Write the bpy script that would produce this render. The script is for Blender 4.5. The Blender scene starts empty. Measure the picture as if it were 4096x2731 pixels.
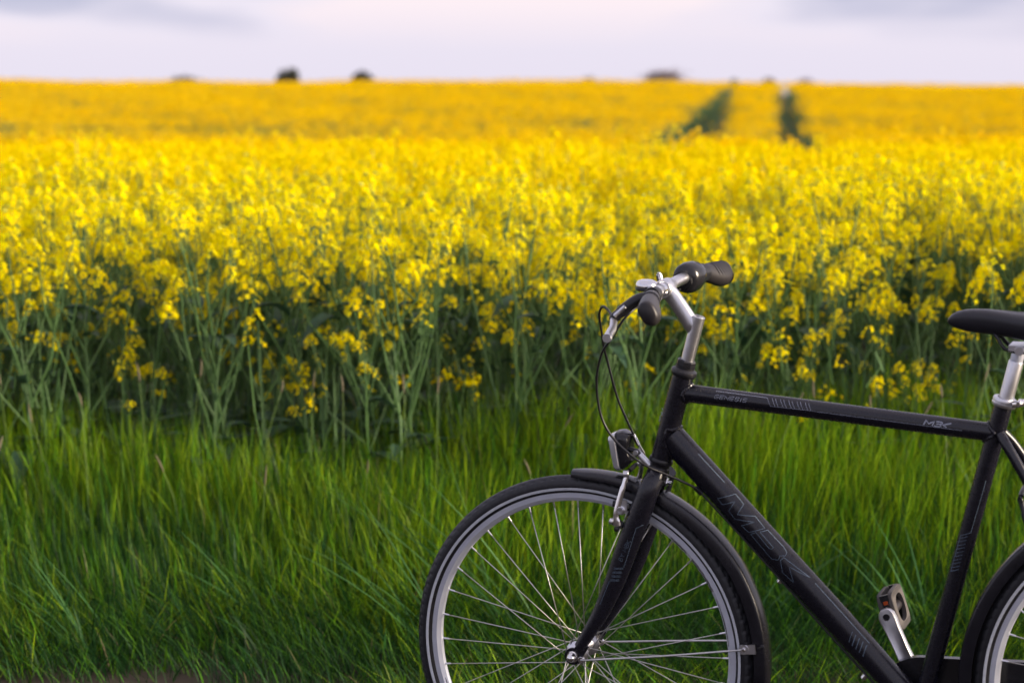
import bpy, math, random
import numpy as np
from mathutils import Vector, Matrix

random.seed(7)
rng = np.random.default_rng(11)
R = math.radians
scene = bpy.context.scene
COL = scene.collection

# ------------------------------------------------------------------ camera
CAM_H = 1.4574
cam = bpy.data.cameras.new('camera')
cam.lens = 85.0
cam.sensor_width = 36.0
cam.clip_end = 4000.0
cam.dof.use_dof = True
cam.dof.focus_distance = 4.85
cam.dof.aperture_fstop = 3.9
cam.dof.aperture_blades = 9
cam_o = bpy.data.objects.new('camera', cam)
cam_o.location = (0, 0, CAM_H)
cam_o.rotation_euler = (R(90 - 6.158), 0, 0)
COL.objects.link(cam_o)
scene.camera = cam_o

# ------------------------------------------------------------------ sky and sun
SUN_EL, SUN_AZ = 16.0, 106.0        # azimuth clockwise from +Y (view direction): off to the right
world = bpy.data.worlds.new('World')
scene.world = world
world.use_nodes = True
nt = world.node_tree
nt.nodes.clear()
N = nt.nodes.new
L = nt.links.new
wo = N('ShaderNodeOutputWorld')
bg = N('ShaderNodeBackground')
bg.inputs['Strength'].default_value = 0.1
sky = N('ShaderNodeTexSky')
sky.sky_type = 'NISHITA'
sky.sun_disc = False
sky.sun_elevation = R(SUN_EL)
sky.sun_rotation = R(SUN_AZ)
sky.air_density = 1.0
sky.dust_density = 2.0
geo = N('ShaderNodeTexCoord')
mp = N('ShaderNodeMapping')
mp.inputs['Scale'].default_value = (3.8, 3.8, 17.0)
mp.inputs['Location'].default_value = (6.85, 3.05, 4.15)
L(geo.outputs['Generated'], mp.inputs['Vector'])
n1 = N('ShaderNodeTexNoise')
n1.inputs['Scale'].default_value = 1.5
n1.inputs['Detail'].default_value = 3.5
n1.inputs['Roughness'].default_value = 0.45
L(mp.outputs['Vector'], n1.inputs['Vector'])
cr = N('ShaderNodeValToRGB')                      # thin cloud cover: blue-grey banks, cream gaps lit by the low sun
cr.color_ramp.elements[0].position = 0.415
cr.color_ramp.elements[0].color = (2.35, 2.6, 4.05, 1)
cr.color_ramp.elements[1].position = 0.60
cr.color_ramp.elements[1].color = (6.8, 5.75, 6.05, 1)
e = cr.color_ramp.elements.new(0.50)
e.color = (5.45, 5.1, 6.05, 1)
L(n1.outputs['Fac'], cr.inputs['Fac'])
sep = N('ShaderNodeSeparateXYZ')
L(geo.outputs['Generated'], sep.inputs['Vector'])
el = N('ShaderNodeMapRange')                      # towards the horizon the banks merge into an even veil
el.inputs['From Min'].default_value = 0.012
el.inputs['From Max'].default_value = 0.042
L(sep.outputs['Z'], el.inputs['Value'])
mv = N('ShaderNodeMix')
mv.data_type = 'RGBA'
mv.inputs['A'].default_value = (5.45, 5.1, 6.05, 1)
L(el.outputs['Result'], mv.inputs['Factor'])
L(cr.outputs['Color'], mv.inputs['B'])
mx = N('ShaderNodeMix')
mx.data_type = 'RGBA'
mx.inputs['Factor'].default_value = 0.8
L(sky.outputs['Color'], mx.inputs['A'])
L(mv.outputs['Result'], mx.inputs['B'])
L(mx.outputs['Result'], bg.inputs['Color'])
L(bg.outputs['Background'], wo.inputs['Surface'])

sun = bpy.data.lights.new('sun', 'SUN')
sun.energy = 5.0
sun.angle = R(24)
sun.color = (1.0, 0.83, 0.64)
sun_o = bpy.data.objects.new('sun', sun)
d = Vector((math.sin(R(SUN_AZ)) * math.cos(R(SUN_EL)), math.cos(R(SUN_AZ)) * math.cos(R(SUN_EL)), math.sin(R(SUN_EL))))
sun_o.rotation_euler = d.to_track_quat('Z', 'Y').to_euler()
sun_o.location = (6, -6, 6)
COL.objects.link(sun_o)

vs = scene.view_settings
vs.view_transform = 'Standard'
vs.look = 'None'
vs.exposure = 0.85
vs.gamma = 1.0
vs.use_curve_mapping = False
scene.cycles.use_denoising = True
scene.cycles.max_bounces = 4
scene.cycles.diffuse_bounces = 2
scene.cycles.transmission_bounces = 3
scene.cycles.sample_clamp_indirect = 4.0
scene.cycles.use_adaptive_sampling = True
scene.cycles.adaptive_threshold = 0.03

# ------------------------------------------------------------------ helpers
def new_mat(name, color, rough=0.5, metal=0.0, spec=0.5, var=0.0, scale=40.0, bump=0.0, trans=0.0, attr=None, trans_col=None, coat=0.0):
    m = bpy.data.materials.new(name)
    m.use_nodes = True
    t = m.node_tree
    p = t.nodes['Principled BSDF']
    p.inputs['Base Color'].default_value = (*color, 1)
    p.inputs['Roughness'].default_value = rough
    p.inputs['Metallic'].default_value = metal
    p.inputs['Specular IOR Level'].default_value = spec
    p.inputs['Coat Weight'].default_value = coat
    csock = None
    if attr:
        a = t.nodes.new('ShaderNodeAttribute')
        a.attribute_name = attr
        csock = a.outputs['Color']
    if var > 0 or bump > 0:
        tc = t.nodes.new('ShaderNodeTexCoord')
        nz = t.nodes.new('ShaderNodeTexNoise')
        nz.inputs['Scale'].default_value = scale
        nz.inputs['Detail'].default_value = 5
        t.links.new(tc.outputs['Object'], nz.inputs['Vector'])
        if var > 0:
            mr = t.nodes.new('ShaderNodeMapRange')
            mr.inputs['To Min'].default_value = 1 - var
            mr.inputs['To Max'].default_value = 1 + var
            t.links.new(nz.outputs['Fac'], mr.inputs['Value'])
            mm = t.nodes.new('ShaderNodeMix')
            mm.data_type = 'RGBA'
            mm.blend_type = 'MULTIPLY'
            mm.inputs['Factor'].default_value = 1
            if csock is not None:
                t.links.new(csock, mm.inputs['A'])
            else:
                mm.inputs['A'].default_value = (*color, 1)
            t.links.new(mr.outputs['Result'], mm.inputs['B'])
            csock = mm.outputs['Result']
            rr = t.nodes.new('ShaderNodeMapRange')
            rr.inputs['To Min'].default_value = max(0.02, rough - 0.12 * var / 0.3)
            rr.inputs['To Max'].default_value = min(1, rough + 0.12 * var / 0.3)
            t.links.new(nz.outputs['Fac'], rr.inputs['Value'])
            t.links.new(rr.outputs['Result'], p.inputs['Roughness'])
        if bump > 0:
            b = t.nodes.new('ShaderNodeBump')
            b.inputs['Strength'].default_value = bump
            b.inputs['Distance'].default_value = 0.002
            t.links.new(nz.outputs['Fac'], b.inputs['Height'])
            t.links.new(b.outputs['Normal'], p.inputs['Normal'])
    if csock is not None:
        t.links.new(csock, p.inputs['Base Color'])
    if trans > 0:
        tr = t.nodes.new('ShaderNodeBsdfTranslucent')
        tr.inputs['Color'].default_value = (*(trans_col or color), 1)
        if csock is not None and trans_col is None:
            t.links.new(csock, tr.inputs['Color'])
        ms = t.nodes.new('ShaderNodeMixShader')
        ms.inputs['Fac'].default_value = trans
        t.links.new(p.outputs['BSDF'], ms.inputs[1])
        t.links.new(tr.outputs['BSDF'], ms.inputs[2])
        t.links.new(ms.outputs['Shader'], t.nodes['Material Output'].inputs['Surface'])
    return m


class MB:
    """collects vertices and faces of one mesh"""
    def __init__(self):
        self.v, self.f, self.mi = [], [], []

    def add(self, v, f, mi=0):
        o = len(self.v)
        self.v += [tuple(map(float, q)) for q in v]
        self.f += [tuple(i + o for i in q) for q in f]
        self.mi += [mi] * len(f)
        return self

    def mesh(self, name, mats, smooth=True, sharp=38):
        me = bpy.data.meshes.new(name)
        me.from_pydata(self.v, [], self.f)
        for m in (mats if isinstance(mats, (list, tuple)) else [mats]):
            me.materials.append(m)
        me.polygons.foreach_set('material_index', self.mi)
        if smooth:
            me.shade_smooth()
            if sharp:
                me.set_sharp_from_angle(angle=R(sharp))
        me.update()
        return me

    def build(self, name, mats, parent=None, smooth=True, sharp=38):
        return link(name, self.mesh(name, mats, smooth, sharp), parent)


def link(name, data, parent=None):
    o = bpy.data.objects.new(name, data)
    COL.objects.link(o)
    if parent is not None:
        o.parent = parent
    return o


def tag(o, label=None, cat=None, group=None, kind=None):
    if label: o['label'] = label
    if cat: o['category'] = cat
    if group: o['group'] = group
    if kind: o['kind'] = kind
    return o


def spline(pts, n=8):
    """Catmull-Rom through points (any dimension)"""
    P = [np.array(p, float) for p in pts]
    P = [2 * P[0] - P[1]] + P + [2 * P[-1] - P[-2]]
    out = []
    for i in range(1, len(P) - 2):
        a, b, c, d_ = P[i - 1], P[i], P[i + 1], P[i + 2]
        for k in range(n):
            t = k / n
            out.append(0.5 * ((2 * b) + (c - a) * t + (2 * a - 5 * b + 4 * c - d_) * t * t + (3 * b - a - 3 * c + d_) * t ** 3))
    out.append(P[-2])
    return out


def sweep(mb, path, rad, nseg=16, ref=None, closed=False, caps=True, mi=0):
    """tube along path; rad: number, list of numbers or list of (lateral, in-plane) radii; ref keeps the lateral axis fixed"""
    P = [np.array(p, float) for p in path]
    n = len(P)
    if not isinstance(rad, (list, tuple)): rad = [rad] * n
    elif isinstance(rad, tuple): rad = [rad] * n
    V, F = [], []
    prev = None
    for i, p in enumerate(P):
        if closed: t = P[(i + 1) % n] - P[i - 1]
        else: t = P[min(i + 1, n - 1)] - P[max(i - 1, 0)]
        t = t / (np.linalg.norm(t) + 1e-12)
        if ref is not None: a = np.array(ref, float)
        elif prev is None: a = np.array((0, 1, 0.0)) if abs(t[1]) < 0.9 else np.array((1.0, 0, 0))
        else: a = prev
        a = a - t * (a @ t)
        a /= np.linalg.norm(a) + 1e-12
        prev = a
        b = np.cross(t, a)
        r = rad[i]
        ra, rb = (r, r) if not isinstance(r, (tuple, list)) else r
        for k in range(nseg):
            w = 2 * math.pi * k / nseg
            V.append(p + a * ra * math.cos(w) + b * rb * math.sin(w))
    m = n if closed else n - 1
    for i in range(m):
        for k in range(nseg):
            i2 = (i + 1) % n
            F.append((i * nseg + k, i * nseg + (k + 1) % nseg, i2 * nseg + (k + 1) % nseg, i2 * nseg + k))
    if caps and not closed:
        F.append(tuple(range(nseg))[::-1])
        F.append(tuple((n - 1) * nseg + k for k in range(nseg)))
    mb.add(V, F, mi)
    return mb


def lathe(mb, o, ax, prof, nseg=32, closed_prof=False, mi=0):
    """prof: (radius, height along the axis)"""
    o = np.array(o, float)
    ax = np.array(ax, float); ax /= np.linalg.norm(ax)
    a = np.cross(ax, (0, 0, 1.0)) if abs(ax[2]) < 0.9 else np.cross(ax, (1.0, 0, 0))
    a /= np.linalg.norm(a)
    b = np.cross(ax, a)
    V, F = [], []
    n = len(prof)
    for k in range(nseg):
        w = 2 * math.pi * k / nseg
        u = a * math.cos(w) + b * math.sin(w)
        for r, h in prof: V.append(o + ax * h + u * r)
    for k in range(nseg):
        k2 = (k + 1) % nseg
        for i in range(n if closed_prof else n - 1):
            j = (i + 1) % n
            F.append((k * n + i, k2 * n + i, k2 * n + j, k * n + j))
    mb.add(V, F, mi)
    return mb


def cyl(mb, a, b, r, nseg=16, mi=0, bev=0.0006):
    a = np.array(a, float); b = np.array(b, float)
    h = np.linalg.norm(b - a)
    return lathe(mb, a, b - a, [(0.0, 0), (r - bev, 0), (r, bev), (r, h - bev), (r - bev, h), (0.0, h)], nseg, mi=mi)


def box(mb, c, ax, half, mi=0):
    """box with bevelled look is not needed at this size; ax: three unit axes"""
    c = np.array(c, float); ax = [np.array(q, float) for q in ax]
    V = [c + ax[0] * half[0] * i + ax[1] * half[1] * j + ax[2] * half[2] * k for i in (-1, 1) for j in (-1, 1) for k in (-1, 1)]
    F = [(0, 1, 3, 2), (4, 6, 7, 5), (0, 4, 5, 1), (2, 3, 7, 6), (0, 2, 6, 4), (1, 5, 7, 3)]
    mb.add(V, F, mi)
    return mb


def loft(mb, sections, caps=True, mi=0):
    n = len(sections[0])
    V = [p for s in sections for p in s]
    F = []
    for i in range(len(sections) - 1):
        for k in range(n):
            F.append((i * n + k, i * n + (k + 1) % n, (i + 1) * n + (k + 1) % n, (i + 1) * n + k))
    if caps:
        F.append(tuple(range(n))[::-1])
        F.append(tuple((len(sections) - 1) * n + k for k in range(n)))
    mb.add(V, F, mi)
    return mb

X, Y, Zx = (1, 0, 0), (0, 1, 0), (0, 0, 1)

# ------------------------------------------------------------------ ground
def ground_h(x, y):
    """terrain: flat verge and headland, a shallow dip, then a rise to the crest about 85 m off"""
    y = np.asarray(y, float); x = np.asarray(x, float)
    ys = [-60, 5.5, 7.2, 13, 24, 38, 48, 60, 72, 84, 92, 110, 160, 260, 420, 900, 3000]
    hs = [-.012, -.012, .03, .05, -.30, -.62, -.52, -.26, .02, .27, .30, .1, -1.2, -3.0, -4.5, -8, -14]
    h = np.interp(y, ys, hs)
    s = np.clip((y - 20) / 60, 0, 1)
    return h + s * (-0.0045 * x + 0.05 * np.sin(x * 0.21 + 1.0) * np.clip(y / 85, 0, 1))

ys = np.concatenate([np.arange(-20, 5, 2.5), np.arange(5, 14, .25), np.arange(14, 120, 2.0), np.geomspace(120, 2600, 26)])
xs = np.concatenate([-np.geomspace(1600, 8, 16), np.arange(-7, 7.1, .25), np.geomspace(8, 1600, 16)])
gx, gy = np.meshgrid(xs, ys)
gz = ground_h(gx, gy) + np.where((gy > 5.4) & (gy < 14), rng.normal(0, .006, gx.shape), 0)
nx = len(xs)
V = np.c_[gx.ravel(), gy.ravel(), gz.ravel()]
F = [(j * nx + i, j * nx + i + 1, (j + 1) * nx + i + 1, (j + 1) * nx + i) for j in range(len(ys) - 1) for i in range(nx - 1)]
m_soil = new_mat('soil', (0.042, 0.033, 0.025), rough=0.95, var=0.45, scale=18, bump=0.6, spec=0.2)
m_path = new_mat('dry_dirt', (0.024, 0.021, 0.019), rough=0.95, var=0.5, scale=30, bump=0.8, spec=0.2)
mb = MB().add(V, F)
tag(mb.build('ground', m_soil, sharp=None), 'dark earth under the grass verge and the rape field', 'ground', kind='structure')

mb = MB()
V, F = [], []
pxs = np.arange(-7, 7.01, .1)
for i, x in enumerate(pxs):
    edge = 5.655 - 0.10 * x + 0.05 * math.sin(x * 5.1) + 0.03 * math.sin(x * 13.7 + 1) - (0.16 if x > -0.3 else 0)
    for k in range(13):
        y = 1.0 + (edge - 1.0) * k / 12
        V.append((x, y, -.003 + (0.004 * math.sin(x * 9 + k) * math.sin(k * 1.7) if 0 < k < 12 else -.012)))
    if i:
        for k in range(12):
            F.append(((i - 1) * 13 + k, i * 13 + k, i * 13 + k + 1, (i - 1) * 13 + k + 1))
mb.add(V, F)
tag(mb.build('dirt_path', m_path, sharp=None), 'bare dirt track along the edge of the grass', 'path', kind='structure')

# ------------------------------------------------------------------ bicycle
m_paint = new_mat('matte_black_paint', (0.005, 0.005, 0.010), rough=0.27, var=0.22, scale=90, spec=0.5)
m_gloss = new_mat('gloss_black_plastic', (0.012, 0.012, 0.015), rough=0.22, var=0.08, scale=40, spec=0.5)
m_plastic = new_mat('satin_black_plastic', (0.009, 0.009, 0.012), rough=0.38, var=0.2, scale=50, spec=0.45)
m_fender = new_mat('fender_black', (0.007, 0.007, 0.011), rough=0.25, var=0.25, scale=30, spec=0.5)
m_rubber = new_mat('tyre_rubber', (0.009, 0.009, 0.012), rough=0.5, var=0.3, scale=70, bump=0.15, spec=0.4)
m_tread = new_mat('dusty_lit_tread', (0.018, 0.019, 0.023), rough=0.5, var=0.4, scale=60, spec=0.4)  # lighter than the sidewall: dust, plus sky light painted into the tread colour
m_grip = new_mat('grip_rubber', (0.017, 0.015, 0.017), rough=0.45, var=0.12, scale=90, spec=0.4)
m_alu = new_mat('brushed_aluminium', (0.62, 0.62, 0.65), rough=0.33, metal=1.0, var=0.12, scale=60)
m_chrome = new_mat('polished_steel', (0.72, 0.71, 0.72), rough=0.16, metal=1.0, var=0.06, scale=80)
m_rim = new_mat('anodised_rim', (0.58, 0.61, 0.70), rough=0.40, metal=0.45, var=0.10, scale=40)
m_rimdull = new_mat('rim_underside', (0.46, 0.45, 0.47), rough=0.5, metal=0.8, var=0.12, scale=60)
m_spoke = new_mat('stainless_spoke', (0.50, 0.49, 0.48), rough=0.36, metal=1.0, var=0.15, scale=120)
m_stripe = new_mat('reflective_stripe', (0.50, 0.53, 0.58), rough=0.5, metal=0.1, var=0.2, scale=150)
m_decal = new_mat('grey_blue_decal', (0.085, 0.12, 0.165), rough=0.45, metal=0.2, var=0.15, scale=150)
m_decal_l = new_mat('pale_grey_decal', (0.20, 0.22, 0.28), rough=0.45, var=0.15, scale=150)
m_lens = new_mat('clear_lens', (0.50, 0.51, 0.53), rough=0.14, metal=0.55, var=0.15, scale=120, coat=0.6)
m_orange = new_mat('amber_reflector', (0.34, 0.055, 0.008), rough=0.3, var=0.1)
m_saddle = new_mat('saddle_vinyl', (0.009, 0.009, 0.014), rough=0.40, var=0.08, scale=150, bump=0.05, spec=0.5)
m_ped = new_mat('pedal_tread', (0.065, 0.058, 0.056), rough=0.75, var=0.2, scale=120)
m_white = new_mat('white_print', (0.55, 0.56, 0.58), rough=0.5, var=0.05)

bike = link('bicycle', None)
bike.empty_display_size = 0.2
bike.location = (0.146, 4.6845, 0.0)
bike.rotation_euler = (R(3.25), 0, R(-20.69))
tag(bike, 'matte black city bicycle with silver stem parked beside the grass verge', 'bicycle')
WR = 0.348                                   # wheel radius; local x runs to the rear, y away from the near side, z up
FH = np.array((0.0, 0, WR)); RH = np.array((1.113, 0, WR)); BB = np.array((0.668, 0, 0.285))
H0 = np.array((0.1662, 0, 0.738)); H1 = np.array((0.2112, 0, 0.9035))
hd = (H1 - H0) / np.linalg.norm(H1 - H0)

def part(name, mb, m, parent=bike, sharp=38):
    return mb.build(name, m, parent, sharp=sharp)

# frame -----------------------------------------------------------
TT0, TT1 = np.array((0.200, 0, 0.8695)), np.array((0.806, 0, 0.8215))
DT0, DT1 = np.array((0.186, 0, 0.7825)), BB
ST0, ST1 = BB, np.array((0.8165, 0, 0.876))
mb = MB(); cyl(mb, BB + (0, -.036, 0), BB + (0, .036, 0), 0.024, 24)
def weld(A, B, ra, rb, C0, cd, Rc):
    """bead where tube A>B (radii ra lateral, rb in plane) meets the cylinder C0, cd, Rc"""
    t = (B - A) / np.linalg.norm(B - A)
    a = np.array((0, 1.0, 0)); b = np.cross(t, a)
    pts, rr = [], []
    for k in range(72):
        w = 2 * math.pi * k / 72
        q = A + a * ra * math.cos(w) + b * rb * math.sin(w) - C0
        # (q + s t) distance from the axis equals Rc
        qp = q - cd * (q @ cd); tp = t - cd * (t @ cd)
        aa = tp @ tp; bb = 2 * qp @ tp; cc = qp @ qp - Rc * Rc
        s = (-bb + math.sqrt(max(bb * bb - 4 * aa * cc, 0))) / (2 * aa)
        pts.append(q + C0 + t * (s + 0.001)); rr.append(0.0034 + 0.0004 * math.sin(k * 2 * math.pi / 2.6))
    part('weld_bead', sweep(MB(), pts, rr, 8, closed=True), m_paint, frame)
frame = part('frame', mb, m_paint)
weld(TT0, TT1, .0172, .0172, H0, hd, .0205)
weld(DT0, DT1, .0225, .0275, H0, hd, .0205)
sd = (ST1 - ST0) / np.linalg.norm(ST1 - ST0)
weld(TT1, TT0, .0172, .0172, ST0, sd, .0168)
tube = lambda name, path, rad, ns=32, ref=Y, m=m_paint, par=frame: part(name, sweep(MB(), path, rad, ns, ref=ref), m, par, sharp=50)
tube('head_tube', [H0, H0 + (H1 - H0) * .5, H1], .0206, 40)
tube('top_tube', [TT0 + (TT1 - TT0) * k / 6 for k in range(7)], .0172)
tube('down_tube', [DT0 + (DT1 - DT0) * k / 8 for k in range(9)], [(.0225, .0275)] * 7 + [(.024, .0255), (.026, .024)], 40)
tube('seat_tube', [ST0 + (ST1 - ST0) * k / 8 for k in range(9)], .0170)
for s in (-1, 1):
    tube('seat_stay', spline([(0.812, s * .012, .822), (0.845, s * .030, .776), (0.96, s * .052, .590), (1.102, s * .062, .366)], 6), [(.0085, .0095)] * 19, 16)
    tube('chain_stay', spline([(0.682, s * .022, .288), (0.76, s * .034, .296), (0.92, s * .052, .322), (1.100, s * .062, .346)], 6), [(.0095, .012)] * 19, 16)
    mb = MB(); box(mb, (1.108, s * .062, .350), ((.89, 0, .3), Y, (-.3, 0, .89)), (.022, .003, .015)); part('dropout', mb, m_paint, frame)
mb = MB(); cyl(mb, (.4005, 0, .5165), (.3965, 0, .511), .0052, 14); part('bottle_bolt', mb, m_chrome, frame)
mb = MB(); cyl(mb, (.5655, -.004, .345), (.560, -.004, .338), .0055, 14); part('cable_guide_bolt', mb, m_chrome, frame)
mb = MB(); cyl(mb, (.236, -.010, .688), (.250, -.010, .676), .0055, 14); cyl(mb, (.240, -.010, .687), (.248, -.004, .697), .003, 10); part('cable_stop', mb, m_plastic, frame)

# flat print following the tubes ----------------------------------
def on_tube(A, B, ra, rb):
    A = np.array(A); B = np.array(B); t = (B - A) / np.linalg.norm(B - A); nrm = np.array((-t[2], 0, t[0]))
    def f(x, z):
        dd = ((x - A[0]) * nrm[0] + (z - A[2]) * nrm[2]) / rb
        dd = max(-.97, min(.97, dd))
        return (x, A[1] - ra * math.sqrt(1 - dd * dd) - .0005, z)
    return f

def strokes(mb, lines, w, surf):
    for ln in lines:
        P = [np.array(ln[0], float)]
        for q in ln[1:]:
            q = np.array(q, float); n = max(1, int(np.linalg.norm(q - P[-1]) / .004)); p0 = P[-1]
            P += [p0 + (q - p0) * k / n for k in range(1, n + 1)]
        V, F = [], []
        for i, p in enumerate(P):
            t1 = P[min(i + 1, len(P) - 1)] - p; t0 = p - P[max(i - 1, 0)]
            t = t0 / (np.linalg.norm(t0) + 1e-9) + t1 / (np.linalg.norm(t1) + 1e-9); t /= np.linalg.norm(t) + 1e-9
            nn = np.array((-t[1], t[0])) * w / 2
            V += [surf(*(p + nn)), surf(*(p - nn))]
            if i: F.append((2 * i - 2, 2 * i - 1, 2 * i + 1, 2 * i))
        mb.add(V, F)
    return mb
GL = {'G': [[(1, .85), (.85, 1), (.15, 1), (0, .85), (0, .15), (.15, 0), (.85, 0), (1, .15), (1, .5), (.5, .5)]],
      'E': [[(1, 1), (0, 1), (0, 0), (1, 0)], [(0, .5), (.9, .5)]], 'N': [[(0, 0), (0, 1), (1, 0), (1, 1)]],
      'S': [[(1, .95), (.15, 1), (0, .8), (.15, .52), (.85, .5), (1, .25), (.85, 0), (0, .03)]], 'I': [[(.5, 0), (.5, 1)]],
      'M': [[(0, 0), (0, 1), (.5, .35), (1, 1), (1, 0)]], 'B': [[(0, 0), (0, 1), (.8, 1), (.95, .78), (.75, .52), (0, .52)], [(.75, .52), (1, .25), (.8, 0), (0, 0)]],
      'K': [[(0, 0), (0, 1)], [(1, 1), (.1, .5), (1, 0)]], 'Y': [[(0, 1), (.5, .5), (1, 1)], [(.5, .5), (.5, 0)]], ' ': []}
ADV = {'I': .55, ' ': .6, 'M': 1.2}
def text_lines(s, o, u, v, adv, slant=0.0):
    """o: lower left; u: unit advance along the line; v: letter height vector"""
    o, u, v = np.array(o, float), np.array(u, float), np.array(v, float)
    out = []
    i = 0.0
    for ch in s:
        wd = ADV.get(ch, 1.0) - .28
        for ln in GL[ch]:
            out.append([tuple(o + u * adv * (i + wd * a + slant * b) + v * b) for a, b in ln])
        i += ADV.get(ch, 1.0)
    return out
s_tt = on_tube(TT0, TT1, .0172, .0172); s_dt = on_tube(DT0, DT1, .0225, .0275); s_st = on_tube(ST0, ST1, .017, .017)
ttd = np.array((TT1[0] - TT0[0], TT1[2] - TT0[2])); ttd /= np.linalg.norm(ttd); ttn = np.array((-ttd[1], ttd[0]))
lt = strokes(MB(), text_lines('GENESIS', (.2765, .8640), ttd, ttn * .0068, .0099, .25), .0011, s_tt)
part('lettering', lt, m_decal_l, frame)
ln = [[(.2785, .8768), (.3787, .8685), (.386, .8541), (.4592, .8495)]]
for k in range(5):
    for q in (0, .0062):
        bx_ = .3879 + k * .0158 + q
        ln.append([(bx_, .8680 - .0795 * (bx_ - .3879)), (bx_ + .0068, .8541 - .0795 * (bx_ - .3879))])
ln.append([(.4592, .8492), (.745, .8262)])
part('pinstripe', strokes(MB(), ln, .0009, s_tt), m_decal_l, frame)
GL['b'] = [[(0, 1), (.85, 1), (1, .8), (.8, .52), (.15, .52)], [(.8, .52), (1, .22), (.85, 0), (0, 0)]]
GL['k'] = [[(1.15, 1), (.05, .5), (.8, 0)]]
mk = []
for ch, o in (('M', .674), ('b', .6930), ('k', .7065)):
    mk += text_lines(ch, np.array((o, .8335 - .0795 * (o - .674))), ttd, ttn * .0082, .0170, .2)
part('lettering', strokes(MB(), mk, .0024, s_tt), m_decal_l, frame)
M_ = [(.2835, .672), (.316, .681), (.3327, .6622), (.3222, .6436), (.3545, .6406), (.3737, .6187), (.3441, .6103), (.3299, .6222), (.3545, .6303), (.317, .6343), (.3054, .649), (.3172, .6677), (.2925, .6605), (.2835, .672)]
B_ = [(.3479, .6067), (.3583, .6113), (.383, .583), (.388, .580), (.392, .584), (.366, .6122), (.3789, .6152), (.410, .584), (.4165, .574), (.4147, .569), (.4045, .569), (.402, .5615), (.3993, .5605), (.388, .562), (.3479, .6067)]
K_ = [(.4057, .5606), (.412, .566), (.4618, .5288), (.4223, .549), (.4312, .5188), (.4095, .5365), (.4057, .5606)]
part('lettering', strokes(MB(), [M_, B_, K_], .0012, s_dt), m_decal, frame)
ln = [[(.2435, .7546), (.2956, .7016)], [(.4707, .5192), (.5748, .4109)]]
for k in range(9):
    q = .5435 + k * .0034 + (.0028 if k % 2 else 0)
    ln.append([(q, .4325 - (q - .5435) * .9), (q - .0065, .4120 - (q - .5435) * .95)])
part('pinstripe', strokes(MB(), ln, .0011, s_dt), m_decal, frame)
ln = [[(.7885, .735), (.7842, .7173), (.7624, .6366), (.743, .6294), (.7254, .5599)]]
for k in range(5):
    for q in (0, .0068):
        zz = .6235 - k * .0141 - q; xx = .7418 - (.6294 - zz) * .253
        ln.append([(xx, zz), (xx + .0165, zz + .0055)])
part('pinstripe', strokes(MB(), ln, .0010, s_st), m_decal, frame)
s_hd = on_tube(H0, H1, .0206, .0206)
part('head_badge', strokes(MB(), [[(.1700, .838), (.1735, .834), (.1718, .826), (.1668, .823)], [(.168, .831), (.1718, .826)], [(.166, .822), (.166, .815), (.1632, .812)]], .002, s_hd), m_decal_l, frame)

# headset ----------------------------------------------------------
up = hd
hs = part('headset', lathe(MB(), H1, up, [(.0, -.002), (.0225, -.002), (.0245, .001), (.0252, .005), (.0243, .009), (.0205, .0115), (.0185, .013), (.0185, .017), (.0, .017)], 40), m_plastic)
part('lock_nut', lathe(MB(), H1 + up * .0165, up, [(.0, 0), (.0178, 0), (.0186, .002), (.0186, .011), (.0165, .0135), (.0, .0135)], 8), m_plastic, hs, sharp=20)
part('lower_cup', lathe(MB(), H0 - up * .001, -up, [(.0, -.003), (.0216, -.003), (.0232, .0), (.0236, .004), (.022, .007), (.0192, .009), (.0186, .014), (.0205, .017), (.0205, .022), (.0, .022)], 40), m_plastic, hs)

# stem -------------------------------------------------------------
Q0 = np.array((.2155, 0, .915)); Q1 = np.array((.2425, 0, 1.0165))
qd = (Q1 - Q0) / np.linalg.norm(Q1 - Q0)
stem = part('stem', lathe(MB(), Q0, qd, [(.0127, 0), (.0127, .05), (.0128, np.linalg.norm(Q1 - Q0) - .001), (.0118, np.linalg.norm(Q1 - Q0)), (.0096, np.linalg.norm(Q1 - Q0)), (.0092, np.linalg.norm(Q1 - Q0) - .014), (0, np.linalg.norm(Q1 - Q0) - .014)], 40), m_alu)
CL = np.array((.177, 0, 1.068))
part('extension', sweep(MB(), spline([(.2365, 0, .984), (.2290, 0, .9985), (.207, 0, 1.031), (.188, 0, 1.057), CL], 5), [(.0105, .0110)] * 2 + [(.0118, .0150)] * 3 + [(.0128, .0160)] * 10 + [(.0145, .0160)] * 3 + [(.016, .016)] * 3, 32, ref=Y), m_alu, stem, sharp=60)
part('bar_clamp', lathe(MB(), CL + (0, -.021, 0), Y, [(.0128, 0), (.0165, 0), (.0178, .002), (.0178, .040), (.0165, .042), (.0128, .042)], 36), m_alu, stem)
mb = MB(); cyl(mb, CL + (-.010, .004, .010), CL + (-.013, .004, .0255), .0062, 16); cyl(mb, CL + (-.013, .004, .0255), CL + (-.0135, .004, .029), .004, 12); part('clamp_bolt', mb, m_chrome, stem)
mb = MB(); cyl(mb, Q1 - qd * .013, Q1 - qd * .009, .0055, 6); part('quill_bolt', mb, m_plastic, stem)

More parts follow.
